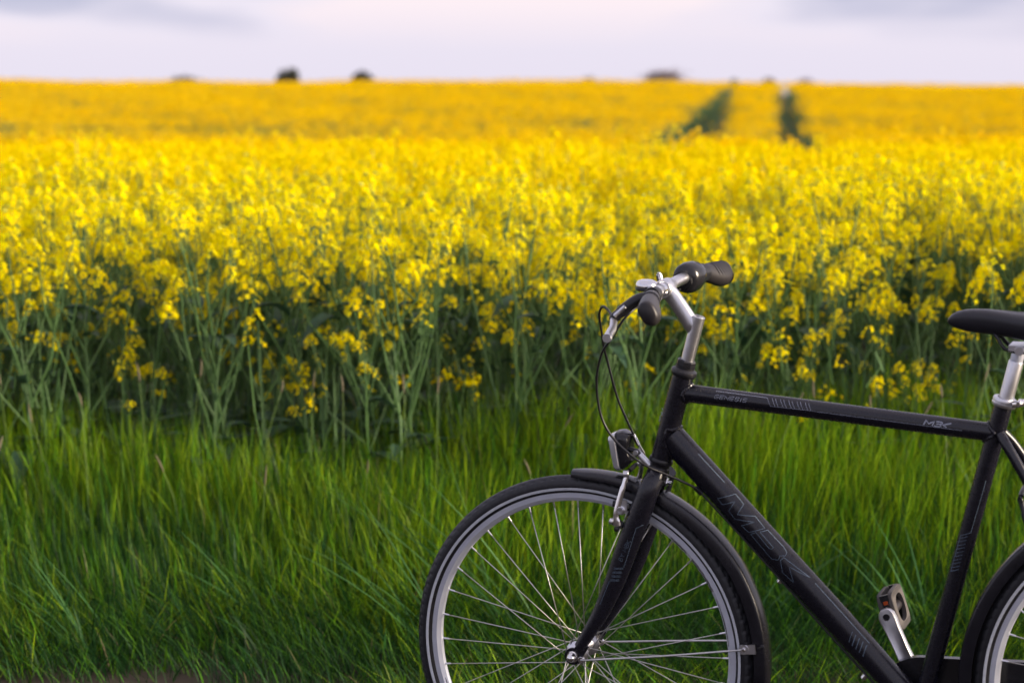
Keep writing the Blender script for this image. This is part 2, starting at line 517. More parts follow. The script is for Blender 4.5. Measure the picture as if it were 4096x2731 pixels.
# handlebar --------------------------------------------------------
half = [(.177, 0, 1.068), (.179, .05, 1.0705), (.187, .11, 1.0735), (.196, .16, 1.0735), (.209, .23, 1.071), (.220, .285, 1.0685)]
barpts = [(x - .034 * y, y, z) for x, y, z in [(x, -y, z) for x, y, z in half[:0:-1]] + half]   # bars turned a touch
bp_ = spline(barpts, 6)
bar = part('handlebar', sweep(MB(), bp_, .0112, 20, ref=Zx), m_alu, sharp=60)
mb = MB()
lathe(mb, CL + (0, -.045, .001), Y, [(.0112, 0), (.0127, .012), (.0127, .078), (.0112, .09)], 28)
part('bar_bulge', mb, m_alu, bar)

def bar_at(y):
    for a, b in zip(bp_[:-1], bp_[1:]):
        if a[1] <= y <= b[1]:
            t = (y - a[1]) / (b[1] - a[1] + 1e-12)
            return a + (b - a) * t
    return np.array(bp_[-1] if y > 0 else bp_[0])

for s in (-1, 1):
    secs = []
    # (distance out, half size across, wing length back and down)
    for yy, r0, wing in ((.172, .0150, 0), (.175, .0165, 0), (.190, .0165, .000), (.197, .0160, .001), (.205, .0165, .004), (.220, .0168, .009), (.240, .0170, .015), (.255, .0172, .0175), (.270, .0172, .016), (.280, .0170, .013), (.287, .0158, .010), (.290, .0130, .007)):
        c = bar_at(s * min(yy, .285)) + np.array((0, s * max(0, yy - .285), 0))
        sec = []
        for k in range(28):
            w = 2 * math.pi * k / 28
            u, v = math.cos(w), math.sin(w)
            # the wing points back (+x) and down
            g = max(0.0, u * .48 - v * .877) ** 2.2
            rr = r0 + wing * g
            sec.append(c + np.array((u * rr, 0, v * rr)))
        secs.append(sec if s > 0 else sec[::-1])
    g = part('grip', loft(MB(), secs), m_grip, bar, sharp=60)
for s, yy_ in [(1, q) for q in (.222, .233, .243, .253, .262, .271, .279)] + [(-1, q) for q in (.200, .206)]:
    c = bar_at(s * yy_); wing = np.interp(yy_, [.172, .205, .22, .24, .255, .27, .28], [0, .004, .009, .015, .0175, .016, .013]); r0 = .0170
    pts = []
    for k in range(40):
        w = 2 * math.pi * k / 40; u, v = math.cos(w), math.sin(w); g = max(0.0, u * .48 - v * .877) ** 2.2
        rr = r0 + wing * g - .0001
        pts.append(c + np.array((u * rr, s * .010 * (g - .2), v * rr)))
    part('grip_groove', sweep(MB(), pts, .0010, 6, closed=True), m_plastic, bar)

# twist shifter on the far side -------------------------------------
c0 = bar_at(.105); c1 = bar_at(.172); ad = (c1 - c0) / np.linalg.norm(c1 - c0)
secs = []
for h, r_, dn in ((0, .0155, 0), (.002, .0225, .002), (.010, .0262, .004), (.024, .0280, .006), (.040, .0275, .005), (.050, .0250, .003), (.058, .0215, .001), (.066, .0178, 0)):
    c = c0 + ad * h
    sec = []
    for k in range(36):
        w = 2 * math.pi * k / 36; u, v = math.cos(w), math.sin(w)
        g = max(0, -v * .8 - u * .3) ** 2
        sec.append(c + np.array((u * (r_ + dn * g), 0, v * (r_ + dn * g) * 1.04)))
    secs.append(sec)
sh = part('gear_shifter', loft(MB(), secs), m_gloss, sharp=60)
mb = MB()
lathe(mb, bar_at(.168), ad, [(.0150, 0), (.0172, .001), (.0172, .027), (.0158, .0285)], 40)
for k in range(26):
    w = 2 * math.pi * k / 26; b0 = bar_at(.168) + ad * .002; u = np.array((math.cos(w), 0, math.sin(w))) * .0173
    box(mb, b0 + u + ad * .012, (ad, (-math.sin(w), 0, math.cos(w)), (math.cos(w), 0, math.sin(w))), (.011, .0011, .0007))
part('twist_sleeve', mb, m_plastic, sh)
# gear window with its digit on the face turned up and back
wc = c0 + ad * .050
pl = MB(); V = []; nv = np.array((.60, -.62, .52)); nv /= np.linalg.norm(nv); wu = np.cross(nv, (0, 0, 1.0)); wu /= np.linalg.norm(wu); wv = np.cross(wu, nv)
wcen = c0 + ad * .043 + nv * .0236
for rr, hh in ((1.0, -.004), (1.0, .0), (.8, .0016), (.4, .0024)):
    V.append([wcen + wu * .0135 * rr * math.cos(2 * math.pi * k / 28) + wv * .0185 * rr * math.sin(2 * math.pi * k / 28) + nv * hh for k in range(28)])
loft(pl, V)
part('gear_window', pl, m_gloss, sh, sharp=60)
mb = MB(); q = wcen + nv * .0027 + wv * .006
box(mb, q - wu * .003, (wu, wv, nv), (.0035, .0009, .0003)); box(mb, q + wu * .001 - wv * .004, (wu * .8 + wv * .6, wv * .8 - wu * .6, nv), (.003, .0007, .0003)); part('gear_mark', mb, m_white, sh)

# brake levers ------------------------------------------------------
for s in (-1, 1):
    y0 = s * .135
    c = bar_at(y0)
    lv = part('brake_lever', lathe(MB(), c + (0, -.010, 0), Y, [(.0112, 0), (.0155, 0), (.0162, .002), (.0162, .018), (.0155, .020), (.0112, .020)], 28), m_plastic)
    mb = MB()
    body = [(c[0] - .008, y0, c[2] - .003), (.165, s * .140, 1.064), (.142, s * .146, 1.047), (.119, s * .150, 1.0275)]
    sweep(mb, spline(body, 5), [(.010, .011)] * 4 + [(.012, .011)] * 8 + [(.012, .0095)] * 3 + [(.010, .007)], 16, ref=Y)
    part('lever_body', mb, m_plastic, lv, sharp=60)
    mb = MB(); cyl(mb, (.128, s * .158, 1.0365), (.149, s * .158, 1.055), .0042, 12); part('adjuster', mb, m_alu, lv)
    mb = MB()
    blade = [(.124, s * .150, 1.028), (.130, s * .172, 1.024), (.138, s * .200, 1.020), (.143, s * .232, 1.0165), (.1475, s * .262, 1.0125)]
    if s > 0: blade = [(x_ + .004, y_, z_ + .034 * min(1, (y_ - .150) / .05 + .3)) for x_, y_, z_ in blade]
    sweep(mb, spline(blade, 5), [(.0055, .0086)] * 6 + [(.0052, .0084)] * 12 + [(.0050, .0082)] * 2 + [(.0042, .0074)], 18, ref=(1, 0, .62))
    part('lever_blade', mb, m_alu, lv, sharp=60)
    e0 = blade[-1]; mb = MB(); cyl(mb, (e0[0], s * .255, e0[2]), (e0[0] + .0008, s * .2655, e0[2]), .0084, 20); part('lever_tip', mb, m_alu, lv)

# bell ----------------------------------------------------------------
bc = np.array((.1570, -.052, 1.0725))
bell = part('bell', lathe(MB(), bc, (.05, 0, 1), [(.0, -.002), (.0195, -.002), (.0212, .0), (.0212, .004), (.0195, .0065), (.0, .0065)], 36), m_plastic)
part('dome', lathe(MB(), bc + (0, 0, .0045), (.05, 0, 1), [(.0208, 0), (.0210, .003), (.0200, .0075), (.0170, .0112), (.0120, .0132), (.005, .0139), (0, .014)], 40), m_chrome, bell, sharp=80)
mb = MB(); sweep(mb, spline([bc + (.006, .004, -.001), bc + (.016, .008, -.007), bc + (.020, .009, -.006)], 5), .0045, 10); lathe(mb, bar_at(-.047) + (0, -.006, 0), Y, [(.0125, 0), (.0146, 0), (.0146, .012), (.0125, .012)], 24); part('bell_clamp', mb, m_chrome, bell)
mb = MB(); sweep(mb, spline([bc + (.014, -.010, -.001), bc + (.025, -.012, -.002), bc + (.030, -.010, .004), bc + (.036, -.010, -.003)], 5), .0016, 8); part('striker', mb, m_plastic, bell)

# wheels --------------------------------------------------------------
def wheel(name, hub, flange):
    root = link(name, None, bike)
    root.location = hub
    # tyre: ring profile with grooved shoulders
    nseg, npf = 576, 26
    V, F, MI = [], [], []
    for k in range(nseg):
        w = 2 * math.pi * k / nseg
        cw, sw = math.cos(w), math.sin(w)
        for i in range(npf):
            a = -2.55 + 5.1 * i / (npf - 1)
            r_ = .3292 + .0190 * math.cos(a); yv = .0182 * math.sin(a)
            j = min(i, npf - 1 - i)                     # the same on both shoulders
            ph = k % 12
            if (j in (7, 8) and ph in (0, 6)) or (j in (9, 10) and ph in (3, 9)) or (j == 9 and ph in (0, 1, 2, 6, 7, 8)) or j == 6:
                q_ = .0018 if j != 6 else .0007
                r_ -= q_ * math.cos(a); yv -= q_ * math.sin(a)
            V.append((r_ * cw, yv, r_ * sw))
    for k in range(nseg):
        k2 = (k + 1) % nseg
        for i in range(npf - 1):
            F.append((k * npf + i, k * npf + i + 1, k2 * npf + i + 1, k2 * npf + i)); MI.append(1 if 6 <= i <= npf - 8 else 0)
    mb = MB().add(V, F); mb.mi = MI
    part('tyre', mb, [m_rubber, m_tread], root, sharp=30)
    for s in (-1, 1):
        part('reflective_stripe', lathe(MB(), (0, 0, 0), Y, [(.3262, s * .01875), (.3235, s * .0186), (.3208, s * .0178)], 144), m_stripe, root, sharp=None)
    rp = [(.3165, -.0104), (.3160, -.0122), (.3055, -.0119), (.3048, -.0112), (.2985, -.0062), (.2968, 0), (.2985, .0062), (.3048, .0112), (.3055, .0119), (.3160, .0122), (.3165, .0104), (.3100, .0085), (.3100, -.0085)]
    part('rim', lathe(MB(), (0, 0, 0), Y, rp, 180, closed_prof=True), m_rim, root, sharp=25)
    # dark stickers on the flank of the rim
    for a0, a1, lanes in ((6, 24, 1), (27, 41, 3), (44, 52, 2), (196, 214, 1), (217, 231, 3), (234, 242, 2)):
        mb = MB()
        for ln_ in range(lanes):
            V, F = [], []
            for k in range(25):
                w = R(a0 + (a1 - a0) * k / 24)
                wd = .0012 * (1 - .6 * abs(k - 12) / 12) if lanes == 1 else (.0010 if (k // 3 + ln_) % 2 == 0 else .0003)
                rc = .3016 + (ln_ - (lanes - 1) / 2) * .0022
                for e_ in (-1, 1):
                    rr = rc + e_ * wd
                    yv = -(.0062 + (rr - .2985) / (.3048 - .2985) * .0050) - .0003
                    V.append((rr * math.cos(w), yv, rr * math.sin(w)))
                if k: F.append((2 * k - 2, 2 * k - 1, 2 * k + 1, 2 * k))
            mb.add(V, F)
        part('rim_sticker', mb, m_plastic, root)
    hb = part('hub', lathe(MB(), (0, -.048, 0), Y, [(0, 0), (.0075, 0), (.0105, .003), (.0135, .008), (flange, .0135), (flange, .0165), (.0135, .021), (.0105, .030), (.0105, .066), (.0135, .075), (flange, .0795), (flange, .0825), (.0135, .088), (.0105, .093), (.0075, .096), (0, .096)], 40), m_alu, root)
    mb = MB(); cyl(mb, (0, -.074, 0), (0, .074, 0), .0045, 12)
    part('axle', mb, m_chrome, root)
    for s in (-1, 1):
        mb = MB()
        lathe(mb, (0, s * .060, 0), (0, s, 0), [(0, 0), (.0115, 0), (.0115, .0015), (.0092, .002), (.0092, .008), (.0085, .009), (.0085, .012), (.0070, .0155), (.0035, .0178), (0, .0182)], 12)
        part('axle_nut', mb, m_chrome, root)
    sm = MB()
    base = None
    for i in range(36):
        w = R(i * 10 + .9); s = -1 if i % 2 else 1
        lead = 1 if (i // 2) % 2 else -1
        wf = w + lead * R(57)
        p0 = np.array((.2972 * math.cos(w), s * .0015, .2972 * math.sin(w)))
        p1 = np.array(((flange - .003) * math.cos(wf), s * (.0335 + .002 * lead), (flange - .003) * math.sin(wf)))
        t = (p1 - p0) / np.linalg.norm(p1 - p0)
        sp = part('spoke', sweep(MB(), [p0 + t * .004, p1], .00108, 6), m_spoke, root, sharp=None)
        part('nipple', sweep(MB(), [p0 - t * .003, p0 + t * .011, p0 + t * .0125], [.0020, .0019, .0013], 8), m_alu, root)
    return root
fw = wheel('front_wheel', FH, .0235)
rw = wheel('rear_wheel', RH, .027)

# fork -----------------------------------------------------------------
fk = part('fork', sweep(MB(), [H0 - up * .020, H0 - up * .032, H0 - up * .044], [(.021, .0205), (.030, .0215), (.052, .022)], 32, ref=Y), m_paint, sharp=60)
for s in (-1, 1):
    ctr = spline([(.1655, s * .036, .7085), (.1560, s * .046, .690), (.1470, s * .0490, .665), (.1335, s * .0510, .628), (.1130, s * .0530, .575), (.0900, s * .0550, .512), (.0610, s * .0570, .446), (.0365, s * .0580, .404), (.0145, s * .0585, .368)], 4)
    rz = np.interp(np.arange(len(ctr)), [0, 4, 8, 12, 18, 22, 26, 32], [.0195, .0205, .0215, .0225, .0215, .0185, .0150, .0112])
    ry = np.interp(np.arange(len(ctr)), [0, 4, 12, 24, 32], [.014, .0155, .0150, .0115, .0095])
    part('fork_blade', sweep(MB(), ctr, [(float(a), float(b)) for a, b in zip(ry, rz)], 28, ref=Y), m_paint, fk, sharp=60)
    mb = MB()
    lathe(mb, (.0, s * .0535, .348), (0, s, 0), [(0, 0), (.0165, 0), (.0172, .001), (.0172, .0052), (.0165, .006), (0, .006)], 28)
    box(mb, (.012, s * .0565, .357), ((.5, 0, .86), Y, (-.86, 0, .5)), (.020, .0034, .0115))
    part('dropout', mb, m_paint, fk)
    mb = MB(); cyl(mb, (.0185, s * .058, .3445), (.0185, s * .066, .3445), .0062, 16); part('eyelet_bolt', mb, m_chrome, fk)
# print on the near blade
def s_fk(x, z):
    zc = [.368, .404, .446, .512, .575, .628, .665, .7085]; xc = [.0145, .0365, .061, .090, .113, .1335, .147, .1655]
    rz_ = np.interp(z, zc, [.0112, .0150, .0185, .0210, .0225, .0222, .0215, .0195]); c = np.interp(z, zc, xc)
    yc = np.interp(z, zc, [-.0585, -.058, -.057, -.055, -.053, -.051, -.049, -.036]); ry_ = np.interp(z, zc, [.0095, .0105, .0115, .0130, .0142, .0150, .0155, .014])
    dd = max(-.95, min(.95, (x - c) * .93 / rz_))
    return (x, yc - ry_ * math.sqrt(1 - dd * dd) - .0006, z)
u_ = np.array((.0189, .0427)); u_ /= np.linalg.norm(u_)
part('lettering', strokes(MB(), text_lines('BY MBK', (.1060, .5478), u_, np.array((-u_[1], u_[0])) * .0072, .0080), .0009, s_fk), m_decal, fk)
ln = [[(.149, .6211), (.1351, .6147), (.1117, .5427), (.1087, .5356)]]
for k in range(4):
    for q in (0, .0024):
        zz = .5340 - k * .0078 - q; xo = -k * .0027
        ln.append([(.0895 + xo, zz), (.1080 + xo, zz + .0008)])
ln.append([(.080, .507), (.0608, .4597)])
part('pinstripe', strokes(MB(), ln, .0010, s_fk), m_decal, fk)

# fenders ---------------------------------------------------------------
def fender(name, hub, a0, a1, r0, r1):
    secs = []
    n = 64
    for k in range(n + 1):
        t = k / n; w = R(a0 + (a1 - a0) * t); rr = r0 + (r1 - r0) * min(1, t * 1.6)
        hw = .0245 * (1 if 2 < k < n - 2 else (.62 + .12 * min(k, n - k)))
        lip = np.interp(t, [0, .1, .25, .5], [.52, .62, .78, 1]) if hub[0] < .5 else 1
        prof = []
        for (u, v) in ((-1.0, -.0270), (-1.0, -.0085), (-.93, -.0042), (-.70, -.0022), (-.36, -.0005), (0, 0), (.36, -.0005), (.70, -.0022), (.93, -.0042), (1.0, -.0085), (1.0, -.0270), (.94, -.0270), (.93, -.0085), (.62, -.0040), (0, -.0022), (-.62, -.0040), (-.93, -.0085), (-.94, -.0270)):
            q = rr + v * (lip if v < -.02 else 1)
            prof.append((hub[0] + q * math.cos(w), hub[1] + u * hw, hub[2] + q * math.sin(w)))
        secs.append(prof)
    return part(name, loft(MB(), secs), m_fender, sharp=55)
ff = fender('front_fender', FH, 92.2, -8.0, .360, .3805)
rf = fender('rear_fender', RH, 205, 12, .372, .378)
for s in (-1, 1):
    part('fender_stay', sweep(MB(), spline([(.0185, s * .066, .3445), (.05, s * .064, .3475), (.20, s * .052, .3655), (.336, s * .032, .3825)], 4), .0021, 8), m_spoke, ff)
    mb = MB(); box(mb, (.344, s * .0295, .3832), ((.99, 0, .09), Y, (-.09, 0, .99)), (.0145, .0016, .0092)); lathe(mb, (.336, s * .0305, .3825), (0, s, 0), [(.0095, 0), (.0095, .0028), (0, .0028)], 18)
    part('stay_bracket', mb, m_alu, ff)
    mb = MB(); cyl(mb, (.336, s * .033, .3825), (.336, s * .0375, .3825), .0040, 12); part('stay_bolt', mb, m_chrome, ff)
    part('fender_stay', sweep(MB(), spline([(1.113, s * .068, .362), (1.25, s * .055, .43), (1.39, s * .027, .50)], 4), .0021, 8), m_spoke, rf)
mb = MB(); sweep(mb, [(.354, -.020, .384), (.366, -.0262, .3865), (.3695, -.0262, .3895)], .0019, 8); lathe(mb, (.3705, -.0248, .3895), (0, -1, 0), [(.0042, 0), (.0042, .002), (0, .0035)], 14); part('stay_clip', mb, m_plastic, ff)
mb = MB(); box(mb, (.1735, 0, .686), ((.26, 0, .96), Y, (-.96, 0, .26)), (.019, .008, .0016)); cyl(mb, (.166, 0, .694), (.186, 0, .6905), .0042, 12); lathe(mb, (.1745, 0, .6925), (.985, 0, -.17), [(0, 0), (.0085, 0), (.0085, .0045), (0, .0045)], 6)
part('fender_bracket', mb, m_chrome, ff)

# headlight ---------------------------------------------------------------
prof = [(.0800, .7890), (.0922, .7905), (.1063, .7835), (.1072, .7700), (.1050, .7560), (.1105, .7420), (.1120, .7330), (.1010, .7220), (.0910, .7140), (.0830, .7600)]
lens = [(.0648, .7790), (.0700, .7850), (.0800, .7890), (.0840, .7600), (.0910, .7140), (.0840, .7120), (.0775, .7155), (.0700, .7500)]
def slab(poly, ys_, inset):
    cx = sum(p[0] for p in poly) / len(poly); cz = sum(p[1] for p in poly) / len(poly)
    return [[(cx + (x - cx) * (1 - i_), yv, cz + (z - cz) * (1 - i_)) for x, z in poly] for yv, i_ in zip(ys_, inset)]
ysl = (-.026, -.0245, -.020, -.010, .010, .020, .0245, .026); ins = (.42, .22, .07, 0, 0, .07, .22, .42)
hl = part('headlight', loft(MB(), slab(prof, ysl, ins)), m_gloss, sharp=35)
part('lens', loft(MB(), slab(lens, ysl, (.34, .16, .05, 0, 0, .05, .16, .34))), m_lens, hl, sharp=30)
mb = MB(); sweep(mb, [(.104, -.006, .755), (.118, -.006, .752), (.124, -.006, .745)], [(.007, .0045)] * 3, 12, ref=Y); part('lamp_foot', mb, m_plastic, hl)
mb = MB()
for s in (-.008, .002):
    sweep(mb, spline([(.1165, s, .7505), (.1235, s, .744), (.136, s, .7315), (.1475, s, .7215)], 4), [(.0026, .0048)] * 13, 10, ref=Y)
cyl(mb, (.1180, -.0135, .7490), (.1180, .006, .7490), .0052, 14)
sweep(mb, [(.131, -.004, .735), (.1265, -.004, .716), (.121, -.004, .701)], [(.006, .0022)] * 3, 10, ref=Y)
part('lamp_bracket', mb, m_alu, hl)

# front rim brake ------------------------------------------------------------
def rim_brake(name, sgn_x, M, m_a=m_chrome, m_b=m_alu):
    """linear-pull brake; M maps local brake coordinates (x forward offset, y, z) to the bike"""
    root = link(name, None, bike)
    for s in (-1, 1):
        arm = [(.0945, s * .0600, .6150), (.0925, s * .0590, .6350), (.0975, s * .0560, .6600), (.1050, s * .0520, .6880), (.1120, s * .0470, .7140)]
        part('brake_arm', sweep(MB(), [M(*p) for p in spline(arm, 5)], [(.0042, .0085)] * 4 + [(.0040, .0062)] * 12 + [(.0036, .0050)] * 5, 14, ref=Y), m_a, root, sharp=60)
        mb = MB(); cyl(mb, M(.0870, s * .060, .6225), M(.0800, s * .0605, .6245), .0062, 14); part('pivot_bolt', mb, m_b, root); mb = MB(); cyl(mb, M(.1150, s * .047, .7150), M(.1050, s * .049, .7150), .0072, 16); part('cable_anchor', mb, m_b, root)
        mb = MB(); cyl(mb, M(.0960, s * .050, .6110), M(.1010, s * .044, .6180), .0085, 16); lathe(mb, M(.0948, s * .0615, .6095), (0, s, 0), [(.0055, 0), (.0055, .003), (0, .0045)], 14); part('spring_cap', mb, m_plastic, root)
        part('brake_pad', sweep(MB(), [M(*p) for p in spline([(.073, s * .0175, .6480), (.090, s * .0180, .6455), (.108, s * .0180, .6400), (.124, s * .0175, .6330)], 4)], [(.0045, .0062)] * 13, 14, ref=Y), m_plastic, root, sharp=60)
        mb = MB(); cyl(mb, M(.1015, s * .020, .6455), M(.1015, s * .062, .6450), .0058, 16); lathe(mb, M(.1015, s * .056, .6450), (0, s, 0), [(.0095, -.004), (.0095, 0), (.0068, .0015), (.0068, .008), (.0035, .008), (.0035, .005), (0, .005)], 16); box(mb, M(.1050, s * .055, .6520), (X, Y, Zx), (.0085, .0015, .013)); part('pad_bolt', mb, m_alu, root)
    return root
fb = rim_brake('front_brake', 1, lambda x, y, z: np.array((x, y, z)))
part('cable_boot', sweep(MB(), spline([(.1135, -.036, .7195), (.1160, -.020, .7235), (.1180, -.006, .7265)], 4), [.0042, .0046, .0042, .0047, .0042, .0046, .0040, .0036, .0030], 14), m_grip, fb, sharp=60)
part('noodle', sweep(MB(), spline([(.1115, .004, .7770), (.1190, .006, .7610), (.1270, .012, .7430), (.1260, .016, .7315), (.1210, .010, .7265), (.1180, -.004, .7262)], 5), .0026, 10), m_chrome, fb, sharp=60)
part('ferrule', sweep(MB(), [(.1090, .004, .7810), (.1185, .006, .7605)], .0040, 14), m_chrome, fb)
def Mr(x, y, z):
    # the rear brake sits on the seat stays, in front of them
    return np.array((.888 + (x - .0945) * .2 + (z - .615) * -.35, y, .618 + (z - .615) * .92))
rb = rim_brake('rear_brake', 1, Mr, m_plastic, m_plastic)
part('cable_boot', sweep(MB(), spline([Mr(.1135, -.036, .7195), Mr(.116, -.02, .7235), Mr(.118, .02, .7265)], 4), .0048, 12), m_plastic, rb, sharp=60)

# cables -----------------------------------------------------------------
bcab = [(.121, -.150, 1.0285), (.1077, -.125, 1.0375), (.0870, -.100, 1.0445), (.0700, -.075, 1.0265), (.0667, -.055, .9925), (.0640, -.030, .9505), (.0640, -.015, .9289), (.0786, -.004, .8583), (.0950, 0, .8150), (.1105, .004, .7790)]
part('brake_cable', sweep(MB(), spline(bcab, 10), .0024, 10), m_plastic, sharp=80)
gcab = [(.176, .100, 1.052), (.168, .03, 1.046), (.160, -.06, 1.046), (.1520, -.115, 1.044), (.1340, -.135, 1.022), (.1107, -.130, .9878), (.0882, -.118, .9582), (.0711, -.100, .9034), (.0729, -.086, .8386), (.0929, -.080, .7935), (.1305, -.076, .7571), (.1618, -.064, .7337), (.1865, -.046, .7190), (.2380, -.018, .6890), (.262, -.012, .6645), (.36, -.008, .563), (.47, -.008, .4475), (.60, -.008, .313)]
part('gear_cable', sweep(MB(), spline(gcab, 8), .0024, 10), m_plastic, sharp=80)

# seat post, clamp and saddle ----------------------------------------------
sp0, sp1 = np.array((.8165, 0, .868)), np.array((.8385, 0, .957))
spd = (sp1 - sp0) / np.linalg.norm(sp1 - sp0)
post = part('seat_post', lathe(MB(), sp0, spd, [(.0136, 0), (.0136, .088), (.0130, .0895), (.0, .0895)], 36), m_alu)
part('post_head', lathe(MB(), sp0 + spd * .0885, spd, [(.0, 0), (.0115, 0), (.0118, .004), (.0118, .020), (.0105, .0235), (.0, .0235)], 30), m_rim, post)
mb = MB()
box(mb, (.8475, 0, .9815), (X, Y, Zx), (.0200, .0255, .0055))
for s in (-1, 1): cyl(mb, (.8475, s * .030, .9785), (.8475, s * .018, .9785), .0085, 16)
part('saddle_clamp', mb, m_alu, post)
cl = part('seat_clamp', lathe(MB(), ST1 - sd * .004, sd, [(.0172, 0), (.0212, 0), (.0220, .0015), (.0220, .0055), (.0205, .0065), (.0205, .0085), (.0216, .0095), (.0216, .0140), (.0205, .0155), (.0142, .0158)], 40), m_alu)
mb = MB(); sweep(mb, spline([(.8330, -.017, .8785), (.8430, -.010, .8785), (.8495, .000, .8780), (.8500, .012, .8780)], 5), [(.0040, .0062)] * 16, 12); cyl(mb, (.8440, -.016, .8785), (.8440, .016, .8785), .0052, 14); part('clamp_bolt', mb, m_chrome, cl)

xsd = [.7128, .7150, .7200, .730, .745, .762, .785, .81, .84, .87, .90, .93, .955, .972, .982, .988]
zt = [1.0250, 1.0300, 1.0360, 1.0420, 1.0462, 1.0480, 1.0482, 1.0465, 1.0440, 1.0440, 1.0470, 1.0520, 1.0560, 1.0560, 1.0530, 1.046]
zb = [1.0235, 1.0195, 1.0160, 1.0115, 1.0075, 1.0050, 1.0035, 1.0010, .9965, .9930, .9910, .9920, .9960, 1.004, 1.014, 1.030]
hw = [.003, .0080, .0125, .0165, .0190, .0205, .0225, .0260, .0330, .0450, .0600, .0720, .0770, .0740, .062, .035]
secs = []
for i, x in enumerate(xsd):
    sec = []
    cz = (zt[i] * .60 + zb[i] * .40)
    for k in range(40):
        w = 2 * math.pi * k / 40; c_, s_ = math.cos(w), math.sin(w)
        pw = .78
        u = math.copysign(abs(c_) ** pw, c_); v = math.copysign(abs(s_) ** pw, s_)
        z = cz + v * ((zt[i] - cz) if v > 0 else (cz - zb[i]))
        if v > .2 and i > 6: z -= .004 * max(0, 1 - abs(u) * 3.0) * min(1, (i - 6) / 3)
        sec.append((x, u * hw[i], z))
    secs.append(sec)
sd_o = part('saddle', loft(MB(), secs), m_saddle, sharp=80)
for s in (-1, 1):
    part('saddle_rail', sweep(MB(), spline([(.790, s * .008, 1.012), (.803, s * .014, 1.003), (.8165, s * .021, .985), (.826, s * .022, .9785), (.850, s * .022, .9755), (.885, s * .022, .978), (.92, s * .028, .990), (.955, s * .034, 1.010)], 6), .0036, 12), m_plastic, sd_o, sharp=80)

# cranks, pedals, chain case ---------------------------------------------------
crk = part('crankset', lathe(MB(), BB + (0, .040, 0), Y, [(0, 0), (.060, 0), (.080, .001), (.083, .002), (.083, .005), (.080, .006), (.060, .007), (0, .007)], 60), m_plastic)
for s, sgn in ((1, 1), (-1, -1)):
    tip = BB + np.array((-.080, 0, .1535)) * sgn
    yo = s * .066
    t = (tip - BB) / np.linalg.norm(tip - BB); nn = np.array((t[2], 0, -t[0]))
    secs = []
    for q, wd, th in ((-.018, .012, .009), (-.012, .0185, .0105), (0, .0205, .0115), (.02, .0175, .010), (.06, .0150, .0085), (.11, .0140, .0075), (.15, .0150, .0072), (.166, .0165, .0072), (.176, .0160, .0072), (.184, .0125, .0068), (.1885, .006, .0060)):
        c = BB + t * q + np.array((0, s * (.056 + (.024 if q > 0 else .024) * max(0, min(1, q / .173))), 0))
        sec = [c + nn * wd * a + np.array((0, b * th, 0)) for a, b in ((-1, -.7), (-.86, -1), (-.5, -1 if q < .02 or q > .14 else -.72), (0, -1 if q < .02 or q > .14 else -.6), (.5, -1 if q < .02 or q > .14 else -.72), (.86, -1), (1, -.7), (1, .7), (.86, 1), (0, 1), (-.86, 1), (-1, .7))]
        secs.append(sec)
    ca = part('crank_arm', loft(MB(), secs), m_alu, crk, sharp=35)
    mb = MB(); lathe(mb, (tip[0], s * .080 - .0086, tip[2]), (0, 1, 0), [(0, 0), (.0066, 0), (.0066, .002), (0, .0004)], 20); part('pedal_hole', mb, m_gloss, crk)
    # pedal: two tread plates on a cage round the axle barrel
    wv_ = np.array((.30, 0, -.954)); tv = np.array((.954, 0, .30)); yv = np.array((0, 1.0, 0))
    pc = tip + np.array((0, s * .140, 0))
    pd = link('pedal', None, bike)
    mb = MB(); cyl(mb, tip + np.array((0, s * .088, 0)), tip + np.array((0, s * .186, 0)), .0105, 20); part('axle_barrel', mb, m_grip, pd)
    for e_ in (-1, 1):
        mb = MB()
        pts = []
        n_ = 48
        outer, inner = [], []
        for k in range(n_):
            w = 2 * math.pi * k / n_; c_, s_ = math.cos(w), math.sin(w)
            o_ = (math.copysign(abs(c_) ** .42, c_) * .0455, math.copysign(abs(s_) ** .42, s_) * .0400)
            i_ = (math.copysign(abs(c_) ** .8, c_) * .0290, math.copysign(abs(s_) ** .8, s_) * .0270)
            outer.append(o_); inner.append(i_)
        P3 = lambda ab, h: pc + yv * ab[0] * s + wv_ * ab[1] + tv * h
        h0, h1 = e_ * .0155, e_ * .0070
        ring = [[P3(o_, h1) for o_ in outer], [P3((o_[0], o_[1]), h0 * .9) for o_ in outer], [P3((o_[0] * .97, o_[1] * .97), h0) for o_ in outer], [P3(i_, h0) for i_ in inner], [P3(i_, h1) for i_ in inner]]
        loft(mb, ring + [ring[0]], caps=False)
        part('tread_plate', mb, m_ped, pd, sharp=40)
        mb = MB()
        for sd2 in (-1, 1):
            for row in range(3):
                zz = []
                for k in range(19):
                    a = -.040 + .080 * k / 18
                    b = sd2 * (.0300 + row * .0036) + (.0008 if k % 2 else -.0008)
                    zz.append((a, b))
                V, F = [], []
                for k, (a, b) in enumerate(zz):
                    V += [P3((a, b - .0007), h0 * 1.02), P3((a, b + .0007), h0 * 1.02)]
                    if k: F.append((2 * k - 2, 2 * k - 1, 2 * k + 1, 2 * k))
                mb.add(V, F)
        part('tread_groove', mb, m_plastic, pd)
    for a in (-.041, .041):
        mb = MB(); box(mb, pc + yv * a * s, (yv, wv_, tv), (.0035, .037, .0085)); part('end_plate', mb, m_plastic, pd)
    mb = MB(); box(mb, pc - yv * s * .0450 - wv_ * .022 + tv * .0005, (yv, wv_, tv), (.0012, .0034, .0042)); part('reflector', mb, m_orange, pd)
mb = MB()
outl = []
for k in range(25): w = R(90 + 180 * k / 24); outl.append((BB[0] + .094 * math.cos(w), BB[2] + .092 * math.sin(w)))
